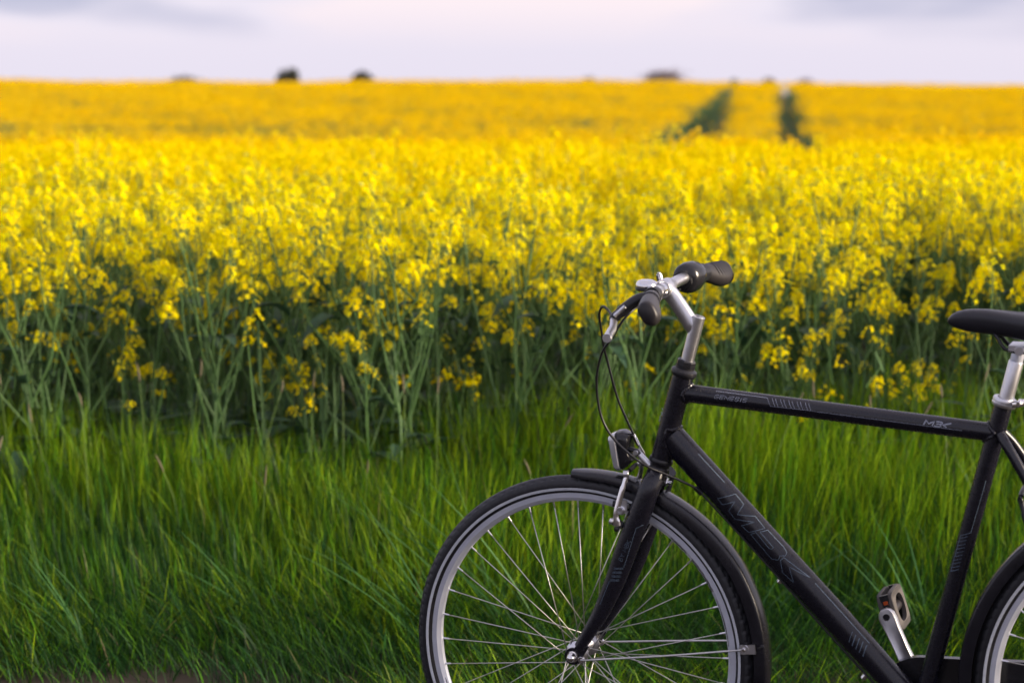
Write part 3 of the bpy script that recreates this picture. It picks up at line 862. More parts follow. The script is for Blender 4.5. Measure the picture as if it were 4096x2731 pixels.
for k in range(19): w = R(-90 + 180 * k / 18); outl.append((RH[0] + .055 * math.cos(w), RH[2] + .044 * math.sin(w)))
cc = np.mean(outl, axis=0)
secs = [[(cc[0] + (x - cc[0]) * q, yv, cc[1] + (z - cc[1]) * (q if q == 1 else q - .03)) for x, z in outl] for yv, q in ((.036, .97), (.036, 1), (.052, 1), (.055, .985), (.055, .97))]
cg = part('chain_case', loft(mb, secs), m_gloss, sharp=40)
ks = part('kickstand', sweep(MB(), spline([(.715, -.020, .282), (.735, -.050, .268), (.775, -.105, .150), (.815, -.165, .012)], 6), .0075, 14), m_plastic, sharp=60)
mb = MB(); sweep(mb, [(.812, -.160, .020), (.830, -.180, .006)], [(.012, .008)] * 2, 12); part('foot', mb, m_rubber, ks)
#%%PLANTS%%
# ------------------------------------------------------------------ plants: materials
m_petal = new_mat('rape_petal', (0.90, 0.80, 0.002), rough=1.0, spec=0.0, trans=0.48, attr='col')
m_bud = new_mat('rape_bud', (0.42, 0.42, 0.03), rough=0.6, var=0.2, scale=60, spec=0.3)
m_stem = new_mat('rape_stem', (0.062, 0.130, 0.040), rough=0.55, var=0.3, scale=14, spec=0.35)
m_leaf = new_mat('rape_leaf', (0.032, 0.078, 0.046), rough=0.5, var=0.35, scale=22, spec=0.4, trans=0.22)
m_grass = new_mat('grass_blade', (0.08, 0.2, 0.02), rough=0.5, spec=0.22, trans=0.34, attr='col')
m_seed = new_mat('grass_seed_head', (0.115, 0.098, 0.060), rough=0.85, var=0.4, scale=240, bump=0.6)
m_stalk = new_mat('grass_stalk', (0.13, 0.22, 0.05), rough=0.5, var=0.2, scale=20, trans=0.2)
m_bark = new_mat('bark', (0.07, 0.055, 0.045), rough=0.9, var=0.4, scale=3)
m_tree_a = new_mat('tree_foliage', (0.055, 0.060, 0.045), rough=0.7, var=0.4, scale=2, trans=0.15)
m_tree_b = new_mat('tree_twigs', (0.13, 0.095, 0.095), rough=0.8, var=0.35, scale=2)


def col_attr(me, cols):
    a = me.attributes.new('col', 'FLOAT_COLOR', 'POINT')
    c = np.ones((len(cols), 4), np.float32); c[:, :3] = cols
    a.data.foreach_set('color', c.ravel())


# ---- one raceme of four-petalled flowers (several kinds, shared by all plants)
def raceme(seed, detail=1.0, n=None):
    r = np.random.default_rng(seed)
    V, F, C, MI = [], [], [], []
    def quad(pts, c, mi):
        o = len(V); V.extend(pts); C.extend([c] * len(pts)); F.append(tuple(range(o, o + len(pts)))); MI.append(mi)
    nf = n or int(r.integers(14, 25))
    hgt = r.uniform(.028, .060)
    wid = r.uniform(.029, .043)
    for i in range(nf):
        q = (i + .5) / nf
        w = i * 2.39996 + r.uniform(-.4, .4)
        rad = wid * (.45 + .75 * q) * r.uniform(.8, 1.2)
        z = hgt * (1 - q) ** 0.9 - .010 * q + r.uniform(-.006, .006)
        dirv = np.array((math.cos(w), math.sin(w), 0.0))
        c = dirv * rad + np.array((0, 0, z)) + r.normal(0, .004, 3)
        nrm = dirv * r.uniform(.5, 1.1) + np.array((0, 0, r.uniform(.15, .9))); nrm += r.normal(0, .22, 3); nrm /= np.linalg.norm(nrm)
        a = np.cross(nrm, (0.3, .2, 1.0)); a /= np.linalg.norm(a); b = np.cross(nrm, a)
        ph = r.uniform(0, 1.6)
        L_ = r.uniform(.0092, .0128); W_ = L_ * r.uniform(.42, .54)
        hue = np.array((0.90, 0.80 * r.uniform(.86, 1.06), 0.002)) * r.uniform(.86, 1.05)
        for k in range(4):
            t = ph + k * math.pi / 2 + r.uniform(-.12, .12)
            u = a * math.cos(t) + b * math.sin(t); v = -a * math.sin(t) + b * math.cos(t)
            quad([c + u * .0012, c + u * L_ * .68 + v * W_ + nrm * .0018, c + u * L_ + nrm * .0005, c + u * L_ * .68 - v * W_ + nrm * .0018], hue, 0)
        if detail > .5:
            base = np.array((0, 0, z - .016))
            side = np.cross(c - base, (0, 0, 1.0)); side = side / (np.linalg.norm(side) + 1e-9) * .0007
            quad([base - side, base + side, c + side * .7, c - side * .7], (0, 0, 0), 2)
    # buds at the tip
    for i in range(10 if detail > .5 else 3):
        w = i * 2.4; rad = .007 * math.sqrt(i / 10); c = np.array((math.cos(w) * rad, math.sin(w) * rad, hgt + .006 - rad * .5))
        s = r.uniform(.0022, .0034)
        o = len(V)
        V.extend([c + (s, 0, 0), c + (0, s, 0), c + (-s, 0, 0), c + (0, -s, 0), c + (0, 0, s * 2.0), c - (0, 0, s * 1.6)]); C.extend([(0, 0, 0)] * 6)
        for f in ((0, 1, 4), (1, 2, 4), (2, 3, 4), (3, 0, 4), (1, 0, 5), (2, 1, 5), (3, 2, 5), (0, 3, 5)): F.append(tuple(o + q for q in f)); MI.append(1)
    # young pods under the flowers
    for i in range(int(r.integers(3, 9)) if detail > .5 else 0):
        w = i * 2.4 + 1; dirv = np.array((math.cos(w), math.sin(w), 0.0)); z = -.012 - .011 * i
        p0 = np.array((0, 0, z)); p1 = p0 + dirv * .016 + np.array((0, 0, .012)); p2 = p1 + dirv * .014 + np.array((0, 0, .026))
        side = np.array((-dirv[1], dirv[0], 0)) * .0011
        quad([p0 - side * .6, p0 + side * .6, p1 + side, p1 - side], (0, 0, 0), 2); quad([p1 - side, p1 + side, p2 + side * .3, p2 - side * .3], (0, 0, 0), 2)
    return V, F, C, MI


def data_mesh(name, V, F, C, MI, mats, smooth=False):
    me = bpy.data.meshes.new(name)
    me.from_pydata([tuple(map(float, q)) for q in V], [], F)
    for m in mats: me.materials.append(m)
    me.polygons.foreach_set('material_index', MI)
    if smooth: me.shade_smooth()
    col_attr(me, C)
    me.update()
    return me

PM = [m_petal, m_bud, m_stem, m_leaf]
RAC = [raceme(100 + k) for k in range(7)] + [raceme(150 + k, n=7) for k in range(3)]
RAC_ME = [data_mesh('flower_head', *q, PM) for q in RAC]

def leaf_geo(seed):
    r = np.random.default_rng(seed)
    L_ = 1.0; W_ = r.uniform(.17, .25); V, F = [], []
    droop = r.uniform(.25, .9)
    for k in range(7):
        t = k / 6
        w = W_ * (math.sin(math.pi * min(1, t * .93 + .10)) ** .75) * (1 + .10 * math.sin(t * 19 + seed))
        x = t * L_; z = .35 * t - droop * t * t
        V += [(x, -w, z + w * .45), (x, 0, z), (x, w, z + w * .45)]
        if k:
            o = 3 * k
            F += [(o - 3, o - 2, o + 1, o), (o - 2, o - 1, o + 2, o + 1)]
    return V, F
LEAF = [leaf_geo(k) for k in range(5)]
def leaf_mesh(k):
    V, F = LEAF[k]
    return data_mesh('leaf', V, F, [(0, 0, 0)] * len(V), [3] * len(F), PM, True)
LEAF_ME = [leaf_mesh(k) for k in range(5)]


def plant_spec(seed, H):
    """stem geometry plus placements of flower heads and leaves of a rape plant H metres tall"""
    r = np.random.default_rng(seed)
    mb = MB()
    tips, leaves = [], []
    lean = r.normal(0, .10, 2)
    def main(t): return np.array((lean[0] * t * t * H + .008 * math.sin(t * 9 + seed), lean[1] * t * t * H + .008 * math.cos(t * 8), H * t))
    sweep(mb, [main(t) for t in np.linspace(0, 1, 8)], [.0076 - .0054 * t for t in np.linspace(0, 1, 8)], 5, caps=False)
    tips.append((main(1.0), (lean[0], lean[1], 1.0), r.uniform(.95, 1.25), int(r.integers(0, 7))))
    nb = int(r.integers(6, 11))
    for i in range(nb):
        t0 = .36 + .44 * (i + r.uniform(-.2, .2)) / nb
        p0 = main(t0)
        w = i * 2.4 + r.uniform(-.5, .5) + seed
        top = H * (r.uniform(.83, 1.03) if r.random() < .92 else r.uniform(.64, .86))
        run = (top - p0[2]) * r.uniform(.24, .55)
        dv = np.array((math.cos(w), math.sin(w), 0.0))
        p3 = np.array((p0[0], p0[1], 0)) + dv * run + np.array((0, 0, top))
        p1 = p0 + dv * run * r.uniform(.38, .66) + np.array((0, 0, (top - p0[2]) * .33)) + np.append(r.normal(0, .012, 2), 0)
        p2 = p0 + dv * run * r.uniform(.70, 1.02) + np.array((0, 0, (top - p0[2]) * .70)) + np.append(r.normal(0, .014, 2), 0)
        sweep(mb, [p0, p1, p2, p3], [.0044, .0037, .0028, .0017], 4, caps=False)
        tips.append((p3, tuple(dv * .35 + np.array((0, 0, 1.0))), r.uniform(.50, 1.22), int(r.integers(0, 10))))
        leaves.append((p0, w, H * r.uniform(.07, .15), int(r.integers(0, 5)), r.uniform(-.7, .1)))
        if r.random() < .55:
            q = p1 + (p2 - p1) * .5; w2 = w + r.choice((-1, 1)) * r.uniform(.5, 1.1); dv2 = np.array((math.cos(w2), math.sin(w2), 0.0))
            e_ = q + dv2 * r.uniform(.04, .10) + np.array((0, 0, r.uniform(.06, .16)))
            sweep(mb, [q, (q + e_) / 2 + dv2 * .01, e_], [.0020, .0017, .0012], 4, caps=False)
            tips.append((e_, tuple(dv2 * .3 + np.array((0, 0, 1.0))), r.uniform(.5, .9), int(r.integers(0, 10))))
    for i in range(int(r.integers(3, 6))):
        t0 = r.uniform(.10, .40); w = r.uniform(0, 6.28)
        leaves.append((main(t0), w, H * r.uniform(.13, .22), int(r.integers(0, 5)), r.uniform(-.3, .4)))
    return mb, tips, leaves


def place_matrix(p, axis, s, spin):
    q = Vector(axis).normalized().to_track_quat('Z', 'Y')
    return Matrix.Translation(Vector(p)) @ q.to_matrix().to_4x4() @ Matrix.Rotation(spin, 4, 'Z') @ Matrix.Scale(s, 4)

def leaf_matrix(p, w, s, tilt):
    return Matrix.Translation(Vector(p)) @ Matrix.Rotation(w, 4, 'Z') @ Matrix.Rotation(tilt, 4, 'Y') @ Matrix.Scale(s, 4)

SPEC = []
for k in range(14):
    H = 1.0
    mb_, tips, leaves = plant_spec(40 + k, H)
    me = mb_.mesh('stem', PM, sharp=None)
    me.polygons.foreach_set('material_index', [2] * len(me.polygons))
    SPEC.append((me, [(i, place_matrix(p, a, s, k * 1.3 + i)) for p, a, s, i in tips], [(i, leaf_matrix(p, w, s, t)) for p, w, s, i, t in leaves], mb_))

def joined_plant(k, rac, name):
    me0, tips, leaves, mb_ = SPEC[k]
    V = [tuple(v) for v in mb_.v]; F = list(mb_.f); MI = [2] * len(F); C = [(0, 0, 0)] * len(V)
    for i, M in tips:
        v, f, c, mi = rac[i]; o = len(V)
        A = np.array(M); vv = np.array([tuple(map(float, q)) for q in v])
        V += [tuple(q) for q in (vv @ A[:3, :3].T + A[:3, 3])]; F += [tuple(j + o for j in q) for q in f]; C += list(c); MI += list(mi)
    for i, M in leaves:
        v, f = LEAF[i]; o = len(V); A = np.array(M); vv = np.array(v, float)
        V += [tuple(q) for q in (vv @ A[:3, :3].T + A[:3, 3])]; F += [tuple(j + o for j in q) for q in f]; C += [(0, 0, 0)] * len(v); MI += [3] * len(f)
    return data_mesh(name, V, F, C, MI, PM)

# ------------------------------------------------------------------ the plants at the edge of the field, one by one
def crop_h(y):
    return np.interp(y, [7.0, 7.5, 8.2, 9.2, 10.5, 14], [.88, .95, .98, .98, .98, .98])

edge_pts = []
tries = 0
PR = random.Random(5)
y_near = lambda x: 7.28 + .10 * math.sin(x * 2.3) + .07 * math.sin(x * 6.1 + 2)
while len(edge_pts) < 300:
    y = 7.2 + 2.9 * PR.random() ** 1.05
    x = (PR.random() * 2 - 1) * (.2118 * y + .30)
    tries += 1
    if y < y_near(x): continue
    md = .115 if tries < 6000 else .09
    if any((x - a) ** 2 + (y - b) ** 2 < md * md for a, b in edge_pts[-300:]): continue
    edge_pts.append((x, y))
for n_, (x, y) in enumerate(edge_pts):
    k = PR.randrange(14)
    me0, tips, leaves, _ = SPEC[k]
    H = float(crop_h(y)) * (PR.uniform(.90, 1.09) if y > 7.9 or PR.random() < .80 else PR.uniform(.52, .90))
    if y > 8.5 and PR.random() < .05: H *= 1.10
    root = link('rapeseed_plant', None)
    root.empty_display_size = .05
    root.location = (x, y, float(ground_h(x, y)) - .01)
    root.rotation_euler = (PR.gauss(0, .075), PR.gauss(0, .075), PR.uniform(0, 6.28))
    root.scale = (H * .95, H * .95, H)
    tag(root, 'yellow flowering rapeseed plant in the front rows just behind the grass', 'plant', 'rapeseed plants at the edge of the field')
    link('stem', me0, root)
    for i, M in tips:
        o = link('flower_head', RAC_ME[i], root); o.matrix_local = M
    for i, M in leaves[-8:] if y < 8.3 else leaves[:2]:
        o = link('leaf', LEAF_ME[i], root); o.matrix_local = M

# ------------------------------------------------------------------ the rest of the field (past counting)
def fast_mesh(name, V, C, Q, T, mats, MI=None, smooth=True):
    me = bpy.data.meshes.new(name)
    me.vertices.add(len(V)); me.vertices.foreach_set('co', np.asarray(V, np.float32).ravel())
    nl = Q.size + T.size
    me.loops.add(nl); me.loops.foreach_set('vertex_index', np.concatenate([Q.ravel(), T.ravel()]).astype(np.int32))
    me.polygons.add(len(Q) + len(T))
    st = np.concatenate([np.arange(len(Q)) * 4, Q.size + np.arange(len(T)) * 3]).astype(np.int32)
    me.polygons.foreach_set('loop_start', st)
    for m in (mats if isinstance(mats, list) else [mats]): me.materials.append(m)
    if MI is not None: me.polygons.foreach_set('material_index', np.asarray(MI, np.int32))
    me.update(calc_edges=True)
    if smooth: me.shade_smooth()
    col_attr(me, C)
    return me

def unit(a): return a / (np.linalg.norm(a, axis=1, keepdims=True) + 1e-9)

def field_mass(name, x, y, hh, nrac, nflow, fsize, spread, label, green=.76, nleaf=4, lsize=1.0):
    """many plants as one mesh: stems, leaves and four-petalled flowers gathered in heads; x, y, hh are arrays"""
    n = len(x)
    base = np.c_[x, y, ground_h(x, y) - .01]
    lean = rng.normal(0, .05, (n, 2)) * hh[:, None]
    top = base + np.c_[lean, hh]
    VS, QS, CS, MS = [], [], [], []
    cnt = 0
    def quads(P4, c, mi):
        nonlocal cnt
        k = len(P4)
        VS.append(P4.reshape(-1, 3)); QS.append(np.arange(4 * k).reshape(-1, 4) + cnt); cnt += 4 * k
        CS.append(np.repeat(c if len(c) == k else np.repeat(c, k, 0), 4, 0)); MS.append(np.full(k, mi))
    def ribbon(a, b, w0, w1):
        sd_ = np.cross(b - a, rng.normal(0, 1, a.shape)); sd_ = unit(sd_)
        quads(np.stack([a - sd_ * w0, a + sd_ * w0, b + sd_ * w1, b - sd_ * w1], 1), np.zeros((1, 3)), 2)
    mid = base + (top - base) * .5 + np.c_[rng.normal(0, .01, (n, 2)), np.zeros(n)]
    for k in range(2): ribbon(base, mid, .0065, .005); ribbon(mid, top, .005, .002)
    heads = [top]
    for k in range(nrac - 1):
        t0 = rng.uniform(.38, .78, n); p0 = base + (top - base) * t0[:, None]
        w = rng.uniform(0, 6.283, n); tz = hh * rng.uniform(.84, 1.02, n)
        run = np.maximum(tz - hh * t0, .05) * rng.uniform(.24, .55, n)
        p1 = np.c_[p0[:, 0] + np.cos(w) * run, p0[:, 1] + np.sin(w) * run, base[:, 2] + tz]
        pm = p0 * .5 + p1 * .5 + np.c_[np.cos(w) * run * .12, np.sin(w) * run * .12, -.04 * hh]
        ribbon(p0, pm, .004, .003); ribbon(pm, p1, .003, .0015)
        heads.append(p1)
    heads = np.concatenate(heads)
    m = len(heads)
    for f in range(nflow):
        q = (f + .5) / nflow
        w = f * 2.4 + rng.uniform(0, 6.28, m) * .5
        rad = spread * (.35 + .75 * q) * rng.uniform(.7, 1.25, m)
        dv = np.c_[np.cos(w), np.sin(w), np.zeros(m)]
        c = heads + dv * rad[:, None] + np.c_[np.zeros((m, 2)), spread * 1.5 * (1 - q) + rng.uniform(-.008, .008, m)]
        nr = unit(dv * rng.uniform(.5, 1.1, (m, 1)) + np.c_[np.zeros((m, 2)), rng.uniform(.15, .9, m)] + rng.normal(0, .25, (m, 3)))
        a = unit(np.cross(nr, rng.normal(0, 1, (m, 3)))); b = np.cross(nr, a)
        L_ = (fsize * rng.uniform(.85, 1.15, m))[:, None]
        col = np.c_[np.full(m, .90), green * rng.uniform(.86, 1.08, m), np.full(m, .002)] * rng.uniform(.86, 1.05, (m, 1))
        for u, v in ((a, b), (b, a)):
            quads(np.stack([c - u * L_, c + v * L_ * .36 + nr * .0015, c + u * L_, c - v * L_ * .36 + nr * .0015], 1), col, 0)
    for k in range(nleaf):
        p = base + (top - base) * rng.uniform(.12, .60, (n, 1)); w = rng.uniform(0, 6.283, n); L_ = rng.uniform(.09, .19, n) * hh * lsize
        d_ = np.c_[np.cos(w), np.sin(w), rng.uniform(-.2, .5, n)]; sd_ = np.c_[-np.sin(w), np.cos(w), np.zeros(n)]
        e1 = p + d_ * (L_ * .5)[:, None]; e2 = p + d_ * L_[:, None] * (1, 1, .45); W_ = (L_ * .2)[:, None]
        quads(np.stack([p - sd_ * W_ * .4, e1 - sd_ * W_, e1 + sd_ * W_, p + sd_ * W_ * .4], 1), np.zeros((1, 3)), 3)
        quads(np.stack([e1 - sd_ * W_, e2 - sd_ * W_ * .2, e2 + sd_ * W_ * .2, e1 + sd_ * W_], 1), np.zeros((1, 3)), 3)
    me = fast_mesh(name, np.concatenate(VS), np.concatenate(CS), np.concatenate(QS), np.zeros((0, 3), int), PM, np.concatenate(MS), False)
    return tag(link(name, me), label, 'crop', kind='stuff')

# near part: up to the dip, at about 34 plants to the square metre
n_ = 2700
y = rng.uniform(7.35, 15.5, n_); x = rng.uniform(-1, 1, n_) * (.2118 * y + 1.6)
keep = ~((np.abs(x) < .2118 * y + .30) & (y < 9.75))
x, y = x[keep], y[keep]; m_ = len(x)
field_mass('rape_field_near', x, y, crop_h(y) * rng.uniform(.90, 1.08, m_) * np.where(rng.random(m_) < .03, 1.10, 1), 9, 13, .0115, .033, 'dense yellow rapeseed crop behind the front rows of plants')

# leafy younger plants filling in between the front rows
n_ = 420
y = 7.30 + 2.2 * rng.random(n_) ** 1.4; x = rng.uniform(-1, 1, n_) * (.2118 * y + .8)
field_mass('rape_undergrowth', x, y, rng.uniform(.42, .74, n_), 3, 0, .01, .03, 'blue-green leafy undergrowth between the front rapeseed stems', nleaf=9, lsize=1.35)
n_ = 46
y = 7.26 + .7 * rng.random(n_); x = rng.uniform(-1, 1, n_) * (.2118 * y + .6)
field_mass('rape_seedlings', x, y, rng.uniform(.46, .80, n_), 3, 6, .0115, .022, 'small late rapeseed plants with sparse low flowers at the grass edge', .80)

# far part: from the dip to beyond the crest, left open along the wheel tracks
ya = 15.5 + 18 * rng.random(2600); yb = 33.5 + (97 - 33.5) * rng.random(24500) ** .80
y = np.concatenate([ya, yb]); n_ = len(y)
x = rng.uniform(-1, 1, n_) * (.222 * y + 1.5)
track = lambda y, a, b: a + (b - a) * (y - 40) / 44
w1 = np.abs(x - track(y, 2.78, 7.55)); w2 = np.abs(x - track(y, 4.66, 9.45))
gap = np.interp(y, [40, 66, 80, 86], [.38, .36, .27, .12]) * rng.uniform(.7, 1.3, n_)
keep = (w1 > gap * np.interp(y, [40, 56, 70], [2.0, 1.5, 1.0])) & (w2 > gap)
low = (~keep) & (rng.random(n_) < .75)
xl, yl = x[low], y[low]
keep &= ~((np.abs(y - (46.5 + .06 * (x + 10) + .8 * np.sin(x * .6))) < 1.7 - .12 * np.maximum(x + 8, 0)) & (x < 4))
x, y = x[keep], y[keep]; m_ = len(x)
hh = 1.04 * rng.uniform(.93, 1.06, m_) * (1 + .035 * np.sin(x * .9 + y * .35) + .03 * np.sin(x * .31 - y * .8))
thin = rng.random(m_) < .75 * np.exp(-((y - 48 - .25 * x) / 6.0) ** 2) * np.interp(x, [-10, -5, -1, 4, 10], [1, .8, .3, .45, .2]) * (.6 + .4 * np.sin(x * 1.3 + y * .7))
field_mass('rape_field_thin', x[thin], y[thin], hh[thin] * .93, 4, 1, .020, .05, 'thin green part of the far rape field just behind the near crop')
x, y, hh = x[~thin], y[~thin], hh[~thin]
field_mass('rape_field_far', x, y, hh, 6, 3, .026, .05, 'far yellow rape field rising to the horizon with wheel tracks', .64)

field_mass('wheel_track_regrowth', xl, yl, rng.uniform(.45, .72, len(xl)) * np.interp(yl, [40, 70, 84], [.8, 1.0, 1.25]), 2, 0, .02, .05, 'low dark green regrowth along the wheel tracks of the far field')

# ------------------------------------------------------------------ grass of the verge
def blades(n, x, y, h, w, lean, bend, az, cols, seg=5):
    """tapered, arching blades; all arrays of length n"""
    z0 = ground_h(x, y) - .005
    V = np.zeros((n, 2 * seg + 1, 3)); C = np.zeros((n, 2 * seg + 1, 3))
    fx = np.cos(az); fy = np.sin(az)
    sa = az + math.pi / 2 + rng.normal(0, .5, n); sx = np.cos(sa); sy = np.sin(sa)
    for k in range(seg + 1):
        t = k / seg
        out = h * (lean * t + bend * t * t)
        up_ = h * (t - .45 * bend * bend * t ** 3 * .9 - .18 * lean * lean * t)
        cx, cy, cz = x + fx * out, y + fy * out, z0 + np.maximum(up_, .0)
        ww = w * (1 - t) ** .55 * (.55 + .45 * min(1, t * 4)) * .5
        tint = .62 + .42 * t
        if k < seg:
            V[:, 2 * k] = np.c_[cx - sx * ww, cy - sy * ww, cz]; V[:, 2 * k + 1] = np.c_[cx + sx * ww, cy + sy * ww, cz]
            C[:, 2 * k] = cols; C[:, 2 * k + 1] = cols
        else:
            V[:, 2 * k] = np.c_[cx, cy, cz]; C[:, 2 * k] = cols
    base = (np.arange(n) * (2 * seg + 1))[:, None]
    q = np.concatenate([base + np.array([[2 * k, 2 * k + 1, 2 * k + 3, 2 * k + 2]]) for k in range(seg - 1)], 1).reshape(-1, 4)
    t3 = base + np.array([[2 * seg - 2, 2 * seg - 1, 2 * seg]])
    return V.reshape(-1, 3), C.reshape(-1, 3), q, t3

def grass_cols(n, y, patch=0.5):
    """fresh green, some bluish, some yellow, a few straw blades"""
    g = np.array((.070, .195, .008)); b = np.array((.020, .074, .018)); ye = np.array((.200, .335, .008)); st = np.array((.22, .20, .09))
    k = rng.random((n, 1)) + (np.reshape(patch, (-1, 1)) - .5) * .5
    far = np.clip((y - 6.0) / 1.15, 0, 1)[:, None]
    c = np.where(k < .62 - .48 * far, b, np.where(k < .92 - .42 * far, g, ye))  # bluish grass near the path, darkened further: lens falloff painted into the colour
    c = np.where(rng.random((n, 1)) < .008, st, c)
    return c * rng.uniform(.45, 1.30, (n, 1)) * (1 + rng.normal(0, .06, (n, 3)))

def path_edge(x):
    return 5.655 - .10 * x + .05 * np.sin(x * 5.1) + .03 * np.sin(x * 13.7 + 1) - np.where(x > -.3, .16, 0)

n_ = 76000
y = 5.45 + 2.25 * rng.random(n_) ** .92
x = rng.uniform(-1, 1, n_) * (.2118 * y + .75)
ed = path_edge(x)
pk = np.clip((y - ed + .10) / .22, 0, 1)
keep = rng.random(n_) < np.maximum(pk ** 1.5, .07)
x, y = x[keep], y[keep]; n_ = len(x)
patch = .5 + .5 * np.sin(x * 3.1 + 1.3 * np.sin(y * 2.6)) * np.sin(y * 3.7 + x)
hmax = np.interp(y, [5.45, 5.8, 6.1, 6.5, 6.9, 7.3, 7.7], [.05, .11, .18, .27, .38, .47, .46]) * np.interp(x, [-1.7, -.9, 0, 1.7], [.90, .96, 1.02, 1.05])
h = hmax * rng.uniform(.30, 1.15, n_) ** .8 * (.80 + .36 * patch)
w = np.where(rng.random(n_) < .10, rng.uniform(.0055, .0090, n_), rng.uniform(.0020, .0046, n_)) * (.75 + .8 * h / .5)
lean = np.abs(rng.normal(.06, .13, n_)) + np.where(y < 6.3, rng.uniform(0, .55, n_), 0)
bend = np.abs(rng.normal(.12, .17, n_)) + np.where(y < 6.3, rng.uniform(0, .45, n_), 0)
az = rng.uniform(0, 6.283, n_) * .62 + 1.9 * np.sin(x * 1.7 + y) * .4 + math.pi * .8
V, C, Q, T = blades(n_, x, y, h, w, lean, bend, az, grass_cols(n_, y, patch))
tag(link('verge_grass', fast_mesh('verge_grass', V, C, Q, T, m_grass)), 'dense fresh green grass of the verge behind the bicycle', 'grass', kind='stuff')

# tall broad blades lodged sideways, tuft by tuft
for n_t, (tx, ty, nb, az0, hh_) in enumerate(((.02, 6.12, 13, math.pi, .50), (-.18, 6.02, 11, math.pi * .93, .40), (-.62, 6.25, 8, math.pi * 1.05, .38), (.62, 6.2, 8, .4, .34), (1.05, 6.1, 8, 2.6, .32), (-1.05, 6.0, 7, 2.9, .30))):
    root = link('grass_tuft', None); root.location = (tx, ty, 0); root.empty_display_size = .05
    tag(root, ('coarse tuft with the longest broad blades leaning toward the dirt edge, beside the front tyre', 'coarse leaning grass tuft just outside the front tyre, shorter than its neighbour',
               'low bent grass tuft in the open verge midway between dirt corner and front tyre', 'bent grass tuft seen through the front wheel spokes',
               'bent grass tuft seen below the down tube behind the front fender', 'flattened grass tuft above the bare dirt corner')[n_t], 'grass tuft', 'coarse grass tufts in the verge', 'thing')
    for b in range(nb):
        a1 = np.array([az0 + rng.normal(0, .42)]); one = np.ones(1)
        Vb, Cb, Qb, Tb = blades(1, np.array([tx + rng.normal(0, .035)]), np.array([ty + rng.normal(0, .03)]), one * hh_ * rng.uniform(.7, 1.1), one * rng.uniform(.0055, .0090), one * rng.uniform(.35, .75), one * rng.uniform(.2, .55), a1, np.array([[.044, .125, .036]]) * rng.uniform(.8, 1.3), seg=8)
        Vb[:, 0] -= tx; Vb[:, 1] -= ty
        link('blade', fast_mesh('blade', Vb, Cb, Qb, Tb, m_grass), root)

# foxtail grasses with their seed heads
fox = [(-1.36, 7.05), (-1.22, 6.9), (-1.10, 7.15), (-.98, 7.2), (-.93, 6.75), (-.78, 7.12), (-.62, 7.2), (-.50, 7.02), (-.42, 6.8), (-.30, 7.18), (-.22, 6.95), (-1.45, 6.7), (-.70, 6.6), (.10, 6.7), (.33, 6.5), (.93, 7.05), (1.02, 6.95), (1.12, 7.1), (1.28, 6.9), (1.36, 7.05), (.72, 6.85), (1.45, 6.75), (.05, 7.1), (-1.5, 7.2)]
for i, (fx_, fy_) in enumerate(fox):
    hh_ = (.50 if fy_ > 6.8 else .40) * PR.uniform(.86, 1.12)
    root = link('foxtail_grass', None); root.empty_display_size = .05
    root.location = (fx_, fy_, float(ground_h(fx_, fy_)) - .01)
    root.rotation_euler = (PR.gauss(0, .04), PR.gauss(0, .06), PR.uniform(0, 6.28))
    tag(root, 'slender grass stalk carrying a narrow brownish cylindrical seed head above the verge', 'grass stalk', 'foxtail grass stalks in the verge', 'thing')
    bx_ = PR.uniform(-.07, .10)
    pts = spline([(0, 0, 0), (bx_ * .15, 0, hh_ * .4), (bx_ * .5, 0, hh_ * .75), (bx_, 0, hh_)], 4)
    sweep(MB(), pts, .0011, 5)
    link('stalk', sweep(MB(), pts, [.0015 - .0006 * q / 12 for q in range(13)], 5).mesh('stalk', m_stalk, sharp=None), root)
    d_ = np.array(pts[-1]) - np.array(pts[-2]); d_ /= np.linalg.norm(d_)
    hd_l = PR.uniform(.035, .062)
    hp = [np.array(pts[-1]) + d_ * hd_l * q + np.array((.006 * q * q, 0, 0)) for q in np.linspace(-.05, 1, 9)]
    link('seed_head', sweep(MB(), hp, [.0010, .0022, .0028, .0030, .0030, .0028, .0024, .0017, .0006], 8).mesh('seed_head', m_seed, sharp=None), root)

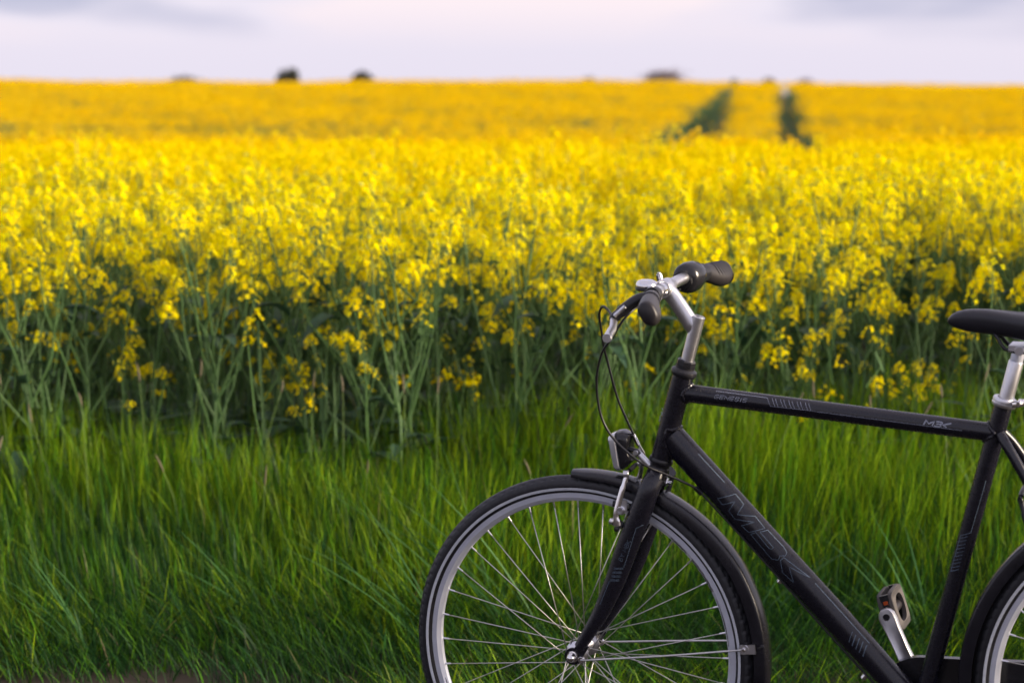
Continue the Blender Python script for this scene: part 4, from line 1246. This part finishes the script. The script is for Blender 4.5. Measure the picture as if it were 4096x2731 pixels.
# ------------------------------------------------------------------ trees beyond the crest
def far_tree(px, top_px, wide_px, dist, label, twiggy=False, squash=1.0):
    """px, top_px, wide_px: where its top shows over the crest in the photograph (2352 wide), turned into a place and a size"""
    sc = 5553.0 / dist
    x = (px - 1176) / sc
    z_top = CAM_H + (185 - top_px) / sc
    g0 = float(ground_h(x, dist))
    cw = wide_px / sc
    H = z_top - g0
    root = link('field_tree', None); root.location = (x, dist, g0)
    tag(root, label, 'tree')
    r = np.random.default_rng(int(px))
    mb = MB(); sweep(mb, [(0, 0, 0), (.1, 0, H * .3), (0, .1, H * .62)], [H * .035, H * .028, H * .015], 7)
    tips_ = []
    for k in range(9):
        w = k * 2.4; q = np.array((math.cos(w) * cw * .34, math.sin(w) * cw * .34, H * r.uniform(.6, .9)))
        sweep(mb, [(0, 0, H * r.uniform(.28, .5)), q * (.5, .5, .8), q], [H * .016, H * .011, H * .004], 5, caps=False); tips_.append(q)
    mb.build('trunk', m_bark, root)
    nl = 2600
    V, F = [], []
    cl_ = [np.array((r.normal(0, cw * .22), r.normal(0, cw * .22), H * (.70 + .22 * r.random()))) for _ in range(16)]
    for k in range(nl):
        if twiggy:
            p = cl_[k % 16] * (1, 1, .94) + r.normal(0, 1, 3) * (cw * .14, cw * .14, H * .05)
        else:
            p = cl_[k % 16] * (1, 1, .90) + r.normal(0, 1, 3) * (cw * .11, cw * .11, H * .055)
        ang = abs(p[0]) / (cw * .62); p[2] = min(p[2], H * (1 - .22 * min(1, ang) ** 2 * squash))
        a = r.normal(0, 1, 3); a /= np.linalg.norm(a); b = np.cross(a, r.normal(0, 1, 3)); b /= np.linalg.norm(b)
        s_ = H * (.024 if not twiggy else .018); s2 = s_ * (1 if not twiggy else .22)
        o = len(V); V += [p - a * s_ - b * s2, p + a * s_ - b * s2, p + a * s_ + b * s2, p - a * s_ + b * s2]; F.append((o, o + 1, o + 2, o + 3))
    MB().add(V, F).build('crown', m_tree_b if twiggy else m_tree_a, root, smooth=False)
far_tree(665, 152, 48, 330, 'dark round tree standing alone on the horizon above the yellow field')
far_tree(838, 160, 44, 380, 'small dark tree on the horizon, next one over from the round tree')
far_tree(1522, 152, 92, 360, 'broad bare twiggy tree on the horizon near the wheel tracks', True, .5)
far_tree(425, 172, 78, 420, 'faint low tree line at the horizon above the yellow field, farthest from the wheel tracks', False, .4)
far_tree(1352, 174, 40, 420, 'tiny faint treetop just showing over the crest, beside the broad bare tree')
far_tree(1686, 179, 26, 330, 'tiny treetop where the first wheel track meets the horizon')
far_tree(1762, 176, 30, 330, 'small treetop between the two wheel tracks at the horizon')
far_tree(1850, 174, 46, 360, 'faint treetop just past the second wheel track at the horizon', True)
